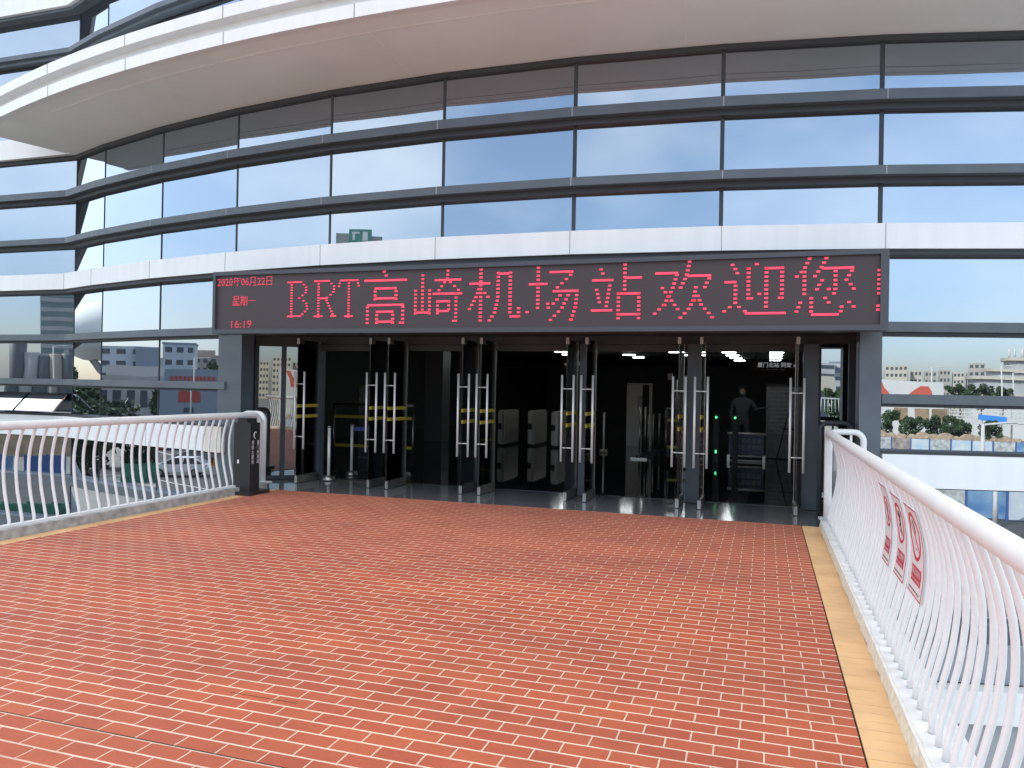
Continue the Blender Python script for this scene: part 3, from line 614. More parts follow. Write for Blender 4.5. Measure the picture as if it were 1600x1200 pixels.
def prof(z):
    P = [(0.08, 0.0), (0.16, 0.006), (0.28, 0.036), (0.45, 0.077), (0.61, 0.097), (0.74, 0.099), (0.85, 0.086), (0.95, 0.062), (1.05, 0.028), (1.13, 0.0)]
    for (a, u), (b, v) in zip(P, P[1:]):
        if z <= b: 
            t = (z-a)/(b-a); t = max(0, t); return u + (v-u)*t
    return 0.0
def railing(name, label, X, side, y0, y1, ny, ends, basez):
    T = thing(name, label, 'railing', (X, y1, 0))
    inv = Matrix.Translation((-X, -y1, 0))
    def P(mb, n, m): o = mb.build(n, m, T); o.matrix_parent_inverse = inv; return o
    pts = [(X, y0, 1.125)] + [(X, y0 + (y1-0.16-y0)*i/8, 1.125) for i in range(1, 9)]
    for i in range(1, 7):
        a = R(15*i); pts.append((X, y1-0.16+0.12*math.sin(a), 1.125-0.12*(1-math.cos(a))))
    pts += [(X, y1-0.04, 0.8), (X, y1-0.04, 0.4), (X, y1-0.04, basez)]
    P(MB().tube(pts, 0.046, 16), 'handrail', M['rail'])
    # slim curved balusters
    zs = [basez + (1.10-basez)*i/15 for i in range(16)]
    mb = MB(); mb.tube([(side*prof(max(z, 0.08)), 0, z) for z in zs], 0.0145, 10, ry=0.018)
    me = mb.mesh('baluster'); me.materials.append(M['rail'])
    n = int((y1 - 0.16 - y0) / 0.1385); 
    for i in range(n):
        o = bpy.data.objects.new('baluster', me); COL.objects.link(o); o.parent = T; o.location = (random.uniform(-0.003, 0.003), -0.17 - i*0.1385 + random.uniform(-0.004, 0.004), 0)
        o.rotation_euler = (0, 0, random.uniform(-0.05, 0.05))
    # return loop closing the gap beside the building
    yl = y1 + 0.10; xo = X + side*0.40
    lp = [(X, yl, basez), (X, yl, 1.03)]
    for i in range(0, 7): a = R(15*i); lp.append((X + side*0.11*(1-math.cos(a)), yl, 1.03+0.11*math.sin(a)))
    for i in range(0, 7): a = R(15*i); lp.append((xo - side*0.11*(1-math.sin(a)), yl, 1.03+0.11*math.cos(a)))
    lp += [(xo, yl, 0.5), (xo, yl, basez)]
    P(MB().tube(lp, 0.036, 14), 'return_loop', M['rail'])
    b2 = MB()
    for k in (1, 2): b2.tube([(X + side*0.13*k, yl, basez), (X + side*0.13*k, yl, 1.13)], 0.016, 8)
    P(b2, 'loop_bar', M['rail'])
    P(MB().box(X-0.09, X+0.11, yl-0.055, yl+0.075, basez-0.012, basez+0.008), 'foot_plate', M['rail'])
    return T, P
TL, PL = railing('bridge_railing', 'white railing of bulging bars along the grey kerb at the left', -7.24, -1, -2.6, 9.90, 0, None, 0.10)
PL(MB().box(-7.27, -7.195, -2.6, 9.84, 0.10, 0.125), 'base_rail', M['rail'])
TR, PR = railing('bridge_railing', 'white railing of bulging bars at the right, carrying three red prohibition signs', 0.74, 1, -2.6, 10.04, 0, None, 0.08)
# kerbs under the railings
K1 = MB().box(-7.36, -7.13, YB, 9.95, -0.054, 0.10).build('left_kerb', M['curbg']); struct(K1); K1.name = 'kerb'
mb = MB(); mb.box(0.66, 0.812, YB, 9.98, -0.054, 0.078); K2 = struct(mb.build('kerb', M['curbw']))
mb = MB(); bm = mb.bm; n = 120; prev = None
for i in range(n+1):
    y = -3 + 12.95*i/n; x = 0.645 + random.uniform(-0.005, 0.004)
    cur = [bm.verts.new((x, y, 0.0005)), bm.verts.new((x+0.006, y, 0.035+random.uniform(-0.002, 0.002))), bm.verts.new((0.6605, y, 0.074+random.uniform(-0.002, 0.002))), bm.verts.new((0.674+random.uniform(0, 0.012), y, 0.0795))]
    if prev:
        for a in range(3): bm.faces.new((prev[a], prev[a+1], cur[a+1], cur[a]))
    prev = cur
struct(mb.build('kerb_seal', M['cream']))

# ------------------------------------------------------------------ prohibition signs wired to the right railing
def sign(yc, wd, z0, z1, kind, words, sub, label):
    T = thing('prohibition_sign', label, 'sign', (0.83, yc, (z0+z1)/2), 0, 'prohibition signs on the right railing')
    inv = Matrix.Translation((-0.83, -yc, -(z0+z1)/2)); h = z1 - z0
    def mp(u, v, d):     # u 0..1 left to right as read, v 0..1 bottom to top
        z = z0 + v*h; return Vector((0.74 + prof(z) - 0.017 - d, yc + wd/2 - u*wd, z))
    def P(mb, n, m): o = mb.build(n, m, T); o.matrix_parent_inverse = inv; return o
    def strip(mb, u0, u1, v0, v1, d0, d1, n=10):
        pv = None
        for i in range(n+1):
            v = v0 + (v1-v0)*i/n; c = [mb.bm.verts.new(mp(u, v, d)) for u, d in ((u0, d0), (u1, d0), (u1, d1), (u0, d1))]
            if pv:
                for k in range(4): mb.bm.faces.new((pv[k], pv[(k+1)%4], c[(k+1)%4], c[k]))
            else: mb.bm.faces.new(c)
            pv = c
        mb.bm.faces.new(pv[::-1]); return mb
    P(strip(MB(), 0, 1, 0, 1, 0, 0.004, 16), 'panel', M['signw'])
    b = MB(); strip(b, 0, 1, 0.983, 1.0, 0.003, 0.006, 2); strip(b, 0, 1, 0.0, 0.013, 0.003, 0.006, 2); strip(b, 0.985, 1.0, 0.013, 0.983, 0.003, 0.0055, 12)
    P(b, 'border', M['signr'])
    # red ring, slash
    asp = wd / h; cu, cv, ru = 0.47, 0.66, 0.36; rv = ru*asp; rv *= 0.98
    r = MB(); N = 40; o_ = []
    for i in range(N):
        a = 2*math.pi*i/N; o_.append([r.bm.verts.new(mp(cu + ru*s*math.cos(a), cv + rv*s*math.sin(a), d)) for s, d in ((1, 0.006), (0.85, 0.006), (0.85, 0.003), (1, 0.003))])
    for i in range(N):
        A, B = o_[i], o_[(i+1) % N]
        for k in range(4): r.bm.faces.new((A[k], A[(k+1)%4], B[(k+1)%4], B[k]))
    n = 10; pv = None
    for i in range(n+1):
        t = -0.85 + 1.7*i/n; a = R(-45); cx_, cy_ = t*math.cos(a), t*math.sin(a); w_ = 0.045
        c = [r.bm.verts.new(mp(cu + ru*(cx_ + s*w_*0.7), cv + rv*(cy_ + s*w_*0.7), d)) for s, d in ((1, 0.0055), (-1, 0.0055), (-1, 0.003), (1, 0.003))]
        if pv:
            for k in range(4): r.bm.faces.new((pv[k], pv[(k+1)%4], c[(k+1)%4], c[k]))
        pv = c
    P(r, 'red_ring', M['signr'])
    g = MB()
    def blob(pu, pv_, r1, r2): 
        vs = [g.bm.verts.new(mp(cu + ru*(pu + r1*math.cos(2*math.pi*k/12)), cv + rv*(pv_ + r2*math.sin(2*math.pi*k/12)), 0.005)) for k in range(12)]; g.bm.faces.new(vs)
    def limb(a, b, wv):
        d = Vector((b[0]-a[0], b[1]-a[1])); nn = Vector((-d.y, d.x)).normalized()*wv
        g.bm.faces.new([g.bm.verts.new(mp(cu + ru*(p[0]+s*nn.x), cv + rv*(p[1]+s*nn.y), 0.005)) for p, s in ((a, 1), (b, 1), (b, -1), (a, -1))])
    if kind == 'lean':
        blob(0.0, 0.58, 0.13, 0.13); limb((0, 0.45), (0.02, -0.1), 0.15); limb((0.0, -0.1), (-0.06, -0.66), 0.075); limb((0.08, -0.1), (0.14, -0.66), 0.075); limb((0.12, 0.35), (0.34, 0.0), 0.05)
    elif kind == 'climb':
        blob(-0.05, 0.50, 0.12, 0.12); limb((0, 0.38), (0.12, -0.05), 0.14); limb((-0.05, 0.3), (-0.36, 0.42), 0.05); limb((0.1, 0.3), (0.36, 0.52), 0.05); limb((0.1, -0.05), (-0.26, -0.12), 0.07); limb((-0.26, -0.1), (-0.24, -0.5), 0.06); limb((0.14, -0.05), (0.2, -0.6), 0.07)
    else:
        limb((-0.05, 0.7), (0.12, 0.42), 0.10); limb((0.12, 0.5), (0.1, 0.18), 0.08); limb((0.02, 0.22), (0.16, 0.12), 0.05); blob(0.03, -0.52, 0.09, 0.07); limb((0.05, -0.02), (0.05, -0.34), 0.015); limb((-0.08, -0.12), (-0.08, -0.34), 0.012)
    P(g, 'pictogram', M['black'])
    P(strip(MB(), 0.16, 0.84, 0.14, 0.32, 0.003, 0.006, 6), 'red_label', M['signr'])
    def words_on(body, u0, u1, v0, v1, m, nm):
        me = text_mesh(body, 1.0, 0.0); xs = [v.co.x for v in me.vertices]; ys = [v.co.y for v in me.vertices]; ax, bx, ay, by = min(xs), max(xs), min(ys), max(ys)
        for v in me.vertices:
            q = mp(u0 + (v.co.x-ax)/(bx-ax)*(u1-u0), v0 + (v.co.y-ay)/(by-ay)*(v1-v0), 0.0072); v.co = q
        o = put(nm, me, m, T); o.matrix_parent_inverse = inv
    words_on(words, 0.20, 0.80, 0.225, 0.305, M['white'], 'chinese_text'); words_on(sub, 0.21, 0.79, 0.155, 0.20, M['white'], 'english_text')
    mm = MB(); 
    for k in range(7): strip(mm, 0.08+k*0.115, 0.08+k*0.115+0.08, 0.045, 0.062, 0.004, 0.0052, 1)
    P(mm, 'small_print', M['black'])
sign(5.80, 0.29, 0.46, 0.985, 'lean', '禁止倚靠', 'No leaning', 'red and white sign with an upright figure, farthest of three on white bars')
sign(5.28, 0.35, 0.475, 0.98, 'climb', '禁止攀爬', 'No climbing', 'red and white sign with a climbing figure, middle of three on white bars')
sign(4.77, 0.38, 0.49, 0.98, 'toss', '禁止抛物', 'No throwing', 'red and white sign with a hand dropping things, nearest of three on white bars')

# ------------------------------------------------------------------ dark totem and gate frame
T = thing('information_totem', 'dark grey totem with small white lettering at the end of the left railing', 'totem', (-7.09, 9.42, 0))
b = MB().box(-0.15, 0.13, -0.12, 0.10, 0.05, 1.09); bmesh.ops.bevel(b.bm, geom=[e for e in b.bm.edges if abs(e.verts[0].co.z-e.verts[1].co.z) < 0.01 and e.verts[0].co.z > 1 and abs(e.verts[0].co.x-e.verts[1].co.x) < 0.01], offset=0.06, segments=5, affect='EDGES')
b.build('body', M['totem'], T); MB().box(-0.22, 0.20, -0.22, 0.26, 0.0, 0.05).build('base_plate', M['totem'], T)
MB().ball((-0.07, -0.123, 0.47), 0.018, 0.006, 0.032, 2).build('lock_cover', M['white'], T)
for col_, yy in (('厦\n门\n未\n来\n城', 0.085), ('相\n聚\n大\n厦\n地', -0.035)):
    me = text_mesh(col_, 0.055, 0.0); o = put('white_lettering', me, M['white'], T)
    o.location = (0.1315, yy - 0.055, 0.72); o.rotation_euler = (R(90), 0, R(90)); o.scale = (1, 1.25, 1)
mb = MB(); mb.tube([(0.132, -0.01 + 0.03*math.cos(a), 0.85 + 0.045*math.sin(a)) for a in [R(20*i) for i in range(2, 15)]], 0.006, 6); mb.build('emblem', M['white'], T)
T = thing('rounded_frame', 'dark rounded metal frame standing by the right column behind the rail end', 'frame', (0.875, 10.62, 0))
fp = [(-0.19, 0, 0), (-0.19, 0, 1.13)] + [(-0.19+0.10*(1-math.cos(R(15*i))), 0, 1.13+0.10*math.sin(R(15*i))) for i in range(1, 7)] + [(0.19-0.10*(1-math.sin(R(15*i))), 0, 1.13+0.10*math.cos(R(15*i))) for i in range(0, 7)] + [(0.19, 0, 0)]
MB().tube(fp, 0.03, 10).build('tube_frame', M['metald'], T); MB().box(-0.17, 0.17, -0.012, 0.012, 0.02, 0.06).build('cross_bar', M['metald'], T)
MB().box(-0.24, -0.14, -0.05, 0.05, 0, 0.012).build('foot', M['metald'], T); MB().box(0.14, 0.24, -0.05, 0.05, 0, 0.012).build('foot', M['metald'], T)

# ------------------------------------------------------------------ things in the hall and on the threshold
def stanchion(x, y, h, label, dirs=()):
    T = thing('queue_stanchion', label, 'stanchion', (x, y, -0.003 if y < 11.56 else 0.0), 0, 'queue stanchions by the doors')
    MB().tube([(0, 0, 0.05), (0, 0, h)], 0.026, 12).build('post', M['steel'], T)
    MB().lathe([(0.115, 0.0), (0.115, 0.03), (0.10, 0.045), (0.10, 0.075), (0.03, 0.085)], (0, 0, 0)).build('base', M['steeld'], T)
    MB().tube([(0, 0, h), (0, 0, h+0.03)], 0.032, 12).build('belt_head', M['steeld'], T)
    return T
stanchion(-6.9, 11.30, 0.88, 'steel queue post with a round base, nearest the leftmost open glass door')
t = stanchion(-6.93, 12.1, 0.88, 'steel queue post with blue belt, just inside behind another post by the left doors')
bl = MB().box(0.0, 1.0, -0.003, 0.003, 0.79, 0.86).build('retractable_belt', M['belt'], t)
stanchion(-6.0, 12.32, 0.88, 'steel queue post just inside the gap between the second and third open doors')
stanchion(-3.87, 19.37, 1.0, 'thin steel queue post alone on the dark hall floor behind the middle doors')
for k, (x, y, h) in enumerate(((-2.73, 17.86, 1.22), (-2.70, 18.5, 1.2), (-2.72, 19.2, 1.0), (-2.70, 19.9, 1.0), (-2.62, 20.5, 1.0))):
    T = thing('queue_stanchion', 'slim steel post in the close row of posts deep inside the dark hall', 'stanchion', (x, y, 0), 0, 'row of slim posts in the hall')
    MB().tube([(0, 0, 0), (0, 0, h)], 0.022, 10).build('post', M['steeld'], T); MB().box(-0.2, 0.18, -0.03, 0.03, 0, 0.04).build('base', M['steeld'] if k == 0 else M['blackm'], T)
    if k == 0: MB().box(-0.06, 0.04, -0.01, 0.01, h, h+0.26).build('small_sign', M['poster'], T)
# glazed crowd barrier with yellow strips
def barrier(x, y, wd, label, nposts=3):
    T = thing('crowd_barrier', label, 'barrier', (x, y, 0), 0, 'steel and glass barriers in the hall')
    for i in range(nposts): MB().tube([(wd*i/(nposts-1), 0, 0), (wd*i/(nposts-1), 0, 1.18)], 0.02, 8).build('post', M['steeld'], T)
    MB().tube([(0, 0, 1.20), (wd, 0, 1.20)], 0.025, 8).build('top_rail', M['steeld'], T)
    MB().box(0.03, wd-0.03, -0.004, 0.004, 0.15, 1.1).build('glass_panel', M['cglass'], T)
    for z in (0.92, 0.33): MB().box(0.03, wd-0.03, -0.008, 0.008, z, z+0.06).build('yellow_strip', M['tapedim'], T)
barrier(-8.45, 14.0, 1.8, 'steel barrier with glass and yellow strips behind the left open doors', 3)
barrier(-2.05, 17.2, 0.62, 'steel rail barrier with glass beside the grey posts of the right doors', 2)
def turnstile(x, y, label):
    T = thing('ticket_gate', label, 'ticket gate', (x, y, 0), 0, 'ticket gates in the hall')
    b = MB().box(-0.10, 0.10, 0, 1.3, 0.04, 0.98); bmesh.ops.bevel(b.bm, geom=b.bm.edges[:], offset=0.03, segments=2, affect='EDGES'); b.build('housing', M['turn'], T)
    MB().box(-0.09, 0.09, 0.02, 1.28, 0, 0.05).build('plinth', M['blackm'], T); MB().box(-0.10, 0.02, -0.01, 0.0, 0.46, 0.62).build('card_reader', M['blackm'], T)
    MB().box(0.03, 0.08, -0.008, 0.0, 0.10, 0.94).build('steel_edge', M['steeld'], T)
turnstile(-6.85, 20.0, 'grey ticket gate at the left end of the row behind the middle doors'); turnstile(-6.11, 20.4, 'grey ticket gate in the middle of the row behind the middle doors'); turnstile(-5.36, 20.1, 'grey ticket gate at the right end of the row, beside the centre door handles')
T = thing('security_notice_board', 'low navy notice board between steel tubes on the hall floor behind the right door', 'notice board', (-0.385, 18.6, 0))
MB().box(-0.39, 0.39, -0.01, 0.01, 0.16, 0.63).build('panel', M['boardblue'], T); MB().tube([(-0.42, 0, 0.64), (0.42, 0, 0.64)], 0.028, 10).build('top_tube', M['steel'], T)
MB().tube([(-0.40, 0, 0.12), (0.40, 0, 0.12)], 0.02, 8).build('lower_tube', M['steel'], T); MB().tube([(-0.40, -0.06, 0.02), (0.40, -0.06, 0.02)], 0.022, 8).build('floor_tube', M['steel'], T)
for x in (-0.39, 0.39): MB().box(x-0.03, x+0.03, -0.09, 0.09, 0.0, 0.15).build('foot', M['steeld'], T)
for s_, z in (('为了您的安全', 0.44), ('请您配合安检', 0.29)):
    o = put('lettering', text_mesh(s_, 0.115, 0.0, 'CENTER'), M['dimtext'], T); o.location = (0, -0.0125, z); o.rotation_euler = (R(90), 0, 0)
T = thing('notice_wall', 'grey notice panel covered with rows of print beside the right door handle', 'notice panel', (0.46, 19.65, 0))
MB().box(-0.42, 0.42, 0, 0.06, 0.02, 1.74).build('panel', M['poster'], T)
mb = MB()
for i in range(11): mb.box(-0.36, -0.36+random.uniform(0.4, 0.7), -0.004, 0, 1.62-0.1*i, 1.635-0.1*i)
mb.build('printed_lines', M['dimtext'], T); MB().box(-0.44, 0.44, -0.01, 0.07, 1.74, 1.80).build('top_trim', M['hallwall'], T)
T = thing('easel_stand', 'dark folding easel leaning in front of the grey notice panel', 'easel', (0.5, 19.2, 0))
for a, b in (((-0.22, 0, 0), (0.08, 0.2, 1.3)), ((0.12, 0, 0), (0.2, 0.2, 1.3)), ((-0.12, 0.05, 0.75), (0.16, 0.05, 0.75))): MB().tube([a, b], 0.012, 6).build('leg', M['blackm'], T)
def hanging(x, y, z, wd, body, body2, label):
    T = thing('direction_sign', label, 'sign', (x, y, z))
    MB().box(-wd/2, wd/2, 0, 0.05, -0.07, 0.13).build('panel', M['hallceil'], T)
    for s in (-1, 1): MB().tube([(s*wd*0.4, 0.02, 0.13), (s*wd*0.4, 0.02, 3.0-z)], 0.008, 6).build('hanger', M['steeld'], T)
    lt = mat('lit_lettering', (0.5, 0.5, 0.5), 0.5, emit=(0.9, 0.95, 1), estr=0.10)
    o = put('lettering', text_mesh(body, 0.095, 0.0, 'CENTER'), lt, T); o.location = (0, -0.004, 0.015); o.rotation_euler = (R(90), 0, 0)
    if body2: o = put('lettering', text_mesh(body2, 0.035, 0.0, 'CENTER'), M['dimtext'], T); o.location = (0, -0.004, -0.04); o.rotation_euler = (R(90), 0, 0)
hanging(0.2, 15.0, 2.06, 0.9, '厦门北站 同安 »', 'North Station  Tong\'an', 'dark hanging direction sign with small white characters behind the rightmost doors')
hanging(-4.1, 17.0, 2.12, 0.6, '« 第一码头', '', 'dark hanging direction sign with faint characters behind the centre doors')
for y_, cols_ in ((18.0, (-7.2, -4.2, -1.2, 0.3)), (22.5, (-7.2, -4.2, -1.2, 0.3)), (26.6, (-6.9, -2.9, -1.15, 0.35)), (28.8, (-7.2, -6.3, -4.85, -2.75, -1.12, 0.36)), (31.1, (-4.85, -2.6, -1.08, 0.38)), (33.6, (-1.02, 0.39))):  # nearest two rows are unseen lamps, added to brighten the hall
    for x_ in cols_:
        T = thing('ceiling_light', 'slim white tube light glowing on the dark hall ceiling', 'light', (x_, y_, 2.93), 0, 'tube lights on the hall ceiling')
        MB().box(-0.22, 0.22, -0.05, 0.05, -0.03, 0.0).build('tube', M['lamp'], T); MB().box(-0.24, 0.24, -0.07, 0.07, 0.0, 0.069).build('housing', M['hallceil'], T)
for x_, z_, lb in ((-1.03, 1.02, 'green indicator lamp on a dark gate post beside the right grey door post'), (-0.62, 1.02, 'green indicator lamp on a dark gate post in front of the guard')):
    T = thing('gate_post', lb, 'gate post', (x_, 18.0, 0)); MB().box(-0.06, 0.06, 0, 0.3, 0, 1.08).build('post', M['hallwall'], T); MB().ball((0, -0.005, z_), 0.028, 0.01, 0.028).build('indicator_lamp', M['green'], T)
    if x_ < -0.9: MB().box(-0.02, 0.02, -0.006, 0, 0.21, 0.28).build('floor_indicator', M['green'], T)
T = thing('wall_cabinet', 'grey cabinet with a steel top edge behind the second glass door', 'cabinet', (-8.15, 15.0, 0)); MB().box(-0.28, 0.30, 0, 0.4, 0.0, 1.58).build('body', M['poster'], T); MB().box(-0.29, 0.31, -0.01, 0.41, 1.58, 1.62).build('top', M['steeld'], T); MB().ball((-0.26, -0.01, 1.3), 0.02, 0.01, 0.03).build('latch', M['steel'], T)
T = thing('partition_portal', 'pale door portal far inside the dark hall behind the fourth pair of doors', 'doorway', (-3.42, 22.2, 0)); MB().box(-0.36, 0.08, 0, 0.05, 0.0, 1.75).build('door_leaf', M['turn'], T); MB().box(0.28, 0.36, 0, 0.05, 0, 1.76).build('jamb', M['turn'], T); MB().box(-0.36, 0.36, -0.002, 0.05, 1.76, 1.80).build('head', M['turn'], T)
T = thing('camera_pole', 'thin dark pole with a pale spotlight head inside the hall', 'pole', (-2.02, 18.0, 0)); MB().tube([(0.1, 0, 0), (0.1, 0, 1.85)], 0.02, 8).build('pole', M['steeld'], T); MB().box(-0.10, 0.0, -0.06, 0.06, 1.85, 2.0).build('lamp_head', M['turn'], T); MB().tube([(0.1, 0, 1.84), (0.35, 0, 1.84)], 0.012, 6).build('arm', M['steeld'], T)
# guard: one skinned body
def person(x, y, label):
    me = bpy.data.meshes.new('person'); bm = bmesh.new()
    J = dict(pel=(0,0,.92), wai=(0,0,1.08), che=(0,-.01,1.30), nek=(0,0,1.46), hd0=(0,-.01,1.54), hd1=(0,-.02,1.64), hd2=(0,-.01,1.71),
        shl=(-.19,0,1.38), ell=(-.26,.02,1.12), wrl=(-.22,-.14,.93), hal=(-.21,-.18,.87), shr=(.19,0,1.38), elr=(.33,-.02,1.18), wrr=(.46,-.16,1.22), har=(.50,-.21,1.23),
        hil=(-.10,0,.86), knl=(-.11,-.01,.48), anl=(-.11,.03,.09), tol=(-.11,-.12,.04), hir=(.10,0,.86), knr=(.11,-.01,.48), anr=(.11,.03,.09), tor=(.11,-.12,.04))
    RD = dict(pel=.15, wai=.14, che=.165, nek=.058, hd0=.075, hd1=.095, hd2=.07, shl=.068, ell=.050, wrl=.036, hal=.04, shr=.068, elr=.050, wrr=.036, har=.04, hil=.095, knl=.065, anl=.05, tol=.045, hir=.095, knr=.065, anr=.05, tor=.045)
    E = ['pel wai','wai che','che nek','nek hd0','hd0 hd1','hd1 hd2','che shl','shl ell','ell wrl','wrl hal','che shr','shr elr','elr wrr','wrr har','pel hil','hil knl','knl anl','anl tol','pel hir','hir knr','knr anr','anr tor']
    V = {k: bm.verts.new(v) for k, v in J.items()}
    for e in E: a, b = e.split(); bm.edges.new((V[a], V[b]))
    bm.verts.index_update(); idx = {k: v.index for k, v in V.items()}
    for side in ('hal', 'har'):
        base = Vector(J[side]); wri = Vector(J['wr' + side[2]]); d = (base-wri).normalized(); s = d.cross(Vector((0,0,1))).normalized(); 
        for i, (o_, l_) in enumerate(((-.024,.075),(-.008,.085),(.008,.08),(.024,.06))):
            a = bm.verts.new(base + s*o_ + d*.03); b = bm.verts.new(base + s*o_*1.2 + d*(.03+l_*.55)); c = bm.verts.new(base + s*o_*1.2 + d*(.03+l_*.9) + Vector((0,0,-.02)))
            bm.edges.new((V[side], a)); bm.edges.new((a, b)); bm.edges.new((b, c))
        th = bm.verts.new(base - s*.045 + d*.015); bm.edges.new((V[side], th)); th2 = bm.verts.new(base - s*.055 + d*.05); bm.edges.new((th, th2))
    bm.verts.index_update(); bm.to_mesh(me); bm.free()
    o = put('person', me, M['cloth']); tag(o, label, 'person'); o.location = (x, y, 0)
    md = o.modifiers.new('skin', 'SKIN'); sk = me.skin_vertices[0].data
    for i in range(len(me.vertices)): sk[i].radius = (.009, .009)
    for k, i in idx.items(): sk[i].radius = (RD[k], RD[k]*(.72 if k in ('pel','wai','che') else 1))
    sk[idx['pel']].use_root = True
    o.modifiers.new('sub', 'SUBSURF').render_levels = 2
    h = MB().ball((0, 0.015, 1.675), .098, .105, .085, 2); h.build('hair', M['hair'], o)
    f = MB().ball((0, -.045, 1.615), .072, .065, .085, 2); f.build('face', M['skin'], o); f = MB().ball((0, -.075, 1.575), .062, .045, .05, 2); f.build('face_mask', M['mask'], o)
    return o
person(-0.5, 19.3, 'guard in dark uniform and face mask, one arm raised, behind the navy notice board')

# ------------------------------------------------------------------ street level and the town the glass mirrors
GZ = -6.0
struct(MB().box(-900, 900, -900, 900, GZ-0.5, GZ).build('ground', M['ground']))
def strip_road(pts, wd, z, name, m):
    mb = MB(); P = []; Q = []
    for i, p in enumerate(pts):
        a = Vector(pts[max(i-1, 0)]); b = Vector(pts[min(i+1, len(pts)-1)]); d = (b-a).normalized(); n = Vector((-d.y, d.x))
        P.append(Vector(p)+n*wd/2); Q.append(Vector(p)-n*wd/2)
    mb.loft([tuple(p) for p in P], [tuple(q) for q in Q], z-0.02, z); return struct(mb.build(name, m))
strip_road([(-160, -60), (-75, -12), (-40, -14), (0, -22), (40, -18), (80, -5)], 15, GZ+0.024, 'road', M['asphalt'])
strip_road([(-100, -23), (-75, -19.5), (-40, -21.5), (0, -29.5), (40, -25.5)], 0.2, GZ+0.03, 'road_line', M['paint'])
strip_road([(-120, -33), (-75, -8.5), (-40, -10.5), (0, -18.5), (40, -14.5)], 0.15, GZ+0.03, 'road_line', M['paint'])
strip_road([(-75, 2), (-40, -2), (0, -8), (40, -5), (80, 6)], 4, GZ+0.12, 'pavement', M['pave'])
struct(MB().box(-20, 30, -9, 9.4, GZ, GZ+0.02).build('forecourt', M['dirt']))
struct(MB().box(2.0, 26, 4.5, 10.6, -3.1, -2.95).build('lower_terrace', M['slab']))
struct(MB().box(2.0, 26, 5.6, 5.9, -2.95, -2.6).build('lower_parapet', M['clad']))
for y in (-8, -32):
    T = thing('bridge_pier', 'white concrete pier with a flared head carrying the footbridge, ' + ('near the station' if y == -8 else 'beside the road'), 'pier', (-3.25, y, GZ))
    MB().prism([(-1.4, 0), (1.4, 0), (1.8, 3.2), (3.6, 4.66), (-3.6, 4.66), (-1.8, 3.2)], -0.7, 0.7, lambda u, v, w_: (u, w_, v)).build('pier_shaft', M['slab'], T)

def building(name, label, c, wd, dep, th, z0, z1, m, floors=0, cols=0, winm=None, group=None, bandwin=False, cap=None, lift=0.35):
    T = thing(name, label, 'building', (c[0], c[1], z0), R(th), group); h = z1 - z0
    # local +y faces away from the station; front is -y or +y whichever looks back: both sides get windows
    MB().box(-wd/2, wd/2, -dep/2, dep/2, 0, h).build('wall', m, T)
    if cap: MB().box(-wd/2-0.2, wd/2+0.2, -dep/2-0.2, dep/2+0.2, h, h+cap[0]).build('cornice', cap[1], T)
    for f in range(floors):
        zz = h * (f + lift) / floors; hh = h / floors * 0.42
        if bandwin: MB().box(-wd/2*0.96, wd/2*0.96, -dep/2-0.06, dep/2+0.06, zz, zz+hh).build('window_band', winm or M['win'], T)
        else:
            me = MB().box(-wd/cols*0.29, wd/cols*0.29, -dep/2-0.06, dep/2+0.06, 0, hh).mesh('window'); me.materials.append(winm or M['win'])
            for k in range(cols):
                o = bpy.data.objects.new('window', me); COL.objects.link(o); o.parent = T; o.location = (-wd/2 + wd*(k+0.5)/cols, 0, zz)
    return T
B = building
# left of the bridge
t = B('office_block', 'long blue-grey office block with window rows, mirrored in the left glass', (-234, -54), 47, 12, -70, GZ, 11.3, M['bluegrey'], 5, 11)
MB().box(-9, -3, 6.0, 8, 0, 17.0).build('stair_tower', M['hallblue'], t); MB().box(7, 13, 6.0, 7.4, 0, 16.0).build('stair_tower', M['hallblue'], t)
B('office_block', 'taller blue-grey block at the end of the long office block', (-229, -89), 9, 12, -61, GZ, 12.6, M['bluegrey'], 5, 3, cap=(0.5, M['hallblue']))
B('apartment_block', 'beige apartment block with a pinkish cornice, mirrored beside the dark column', (-283, -122), 22, 10, -61, GZ, 11.0, M['beigew'], 5, 8, cap=(0.6, M['pinkr']))
B('apartment_block', 'tall beige stair block above the pinkish cornice', (-284, -124), 6, 8, -61, GZ, 13.6, M['beigew'], 1, 2)
B('apartment_block', 'pale plain apartment block further along the street', (-276, -104), 10, 9, -61, GZ, 9.8, M['greyw'], 5, 4)
t = B('long_low_building', 'long low pale building with a row of square windows behind the white fence', (-173, -41), 36, 10, -70, GZ, 2.6, M['greyw'], 1, 14, lift=0.25)
MB().box(-17, 17, -4, 4, 8.6, 10.8).build('upper_storey', M['whitew'], t)
t = B('exhibition_hall', 'slate blue hall with red lettering and a red emblem', (-137, -50), 9.6, 6, -58, GZ, 3.8, M['hallblue'])
mb = MB(); 
for k in range(11): mb.box(-3.9+k*0.72, -3.9+k*0.72+0.5, 3.0, 3.1, 7.6+random.uniform(0, 0.15), 8.5)
mb.build('red_lettering', M['signred'], t)
mb = MB(); mb.box(-1.9, 2.0, 3.0, 3.1, 4.2, 6.0); mb.box(-1.5, -0.5, 3.0, 3.12, 6.0, 6.4); mb.box(0.6, 1.5, 3.0, 3.12, 6.0, 6.4); mb.build('red_emblem', M['signred'], t); MB().box(-1.0, 0.8, 3.0, 3.08, 2.3, 3.2).build('door', M['win'], t)
B('tower_block', 'tall green-grey glass tower with banded floors, mirrored in the wing', (-167, -123), 7.5, 7.5, -44, GZ, 27, M['tower'], 14, 0, M['greyw'], bandwin=True)
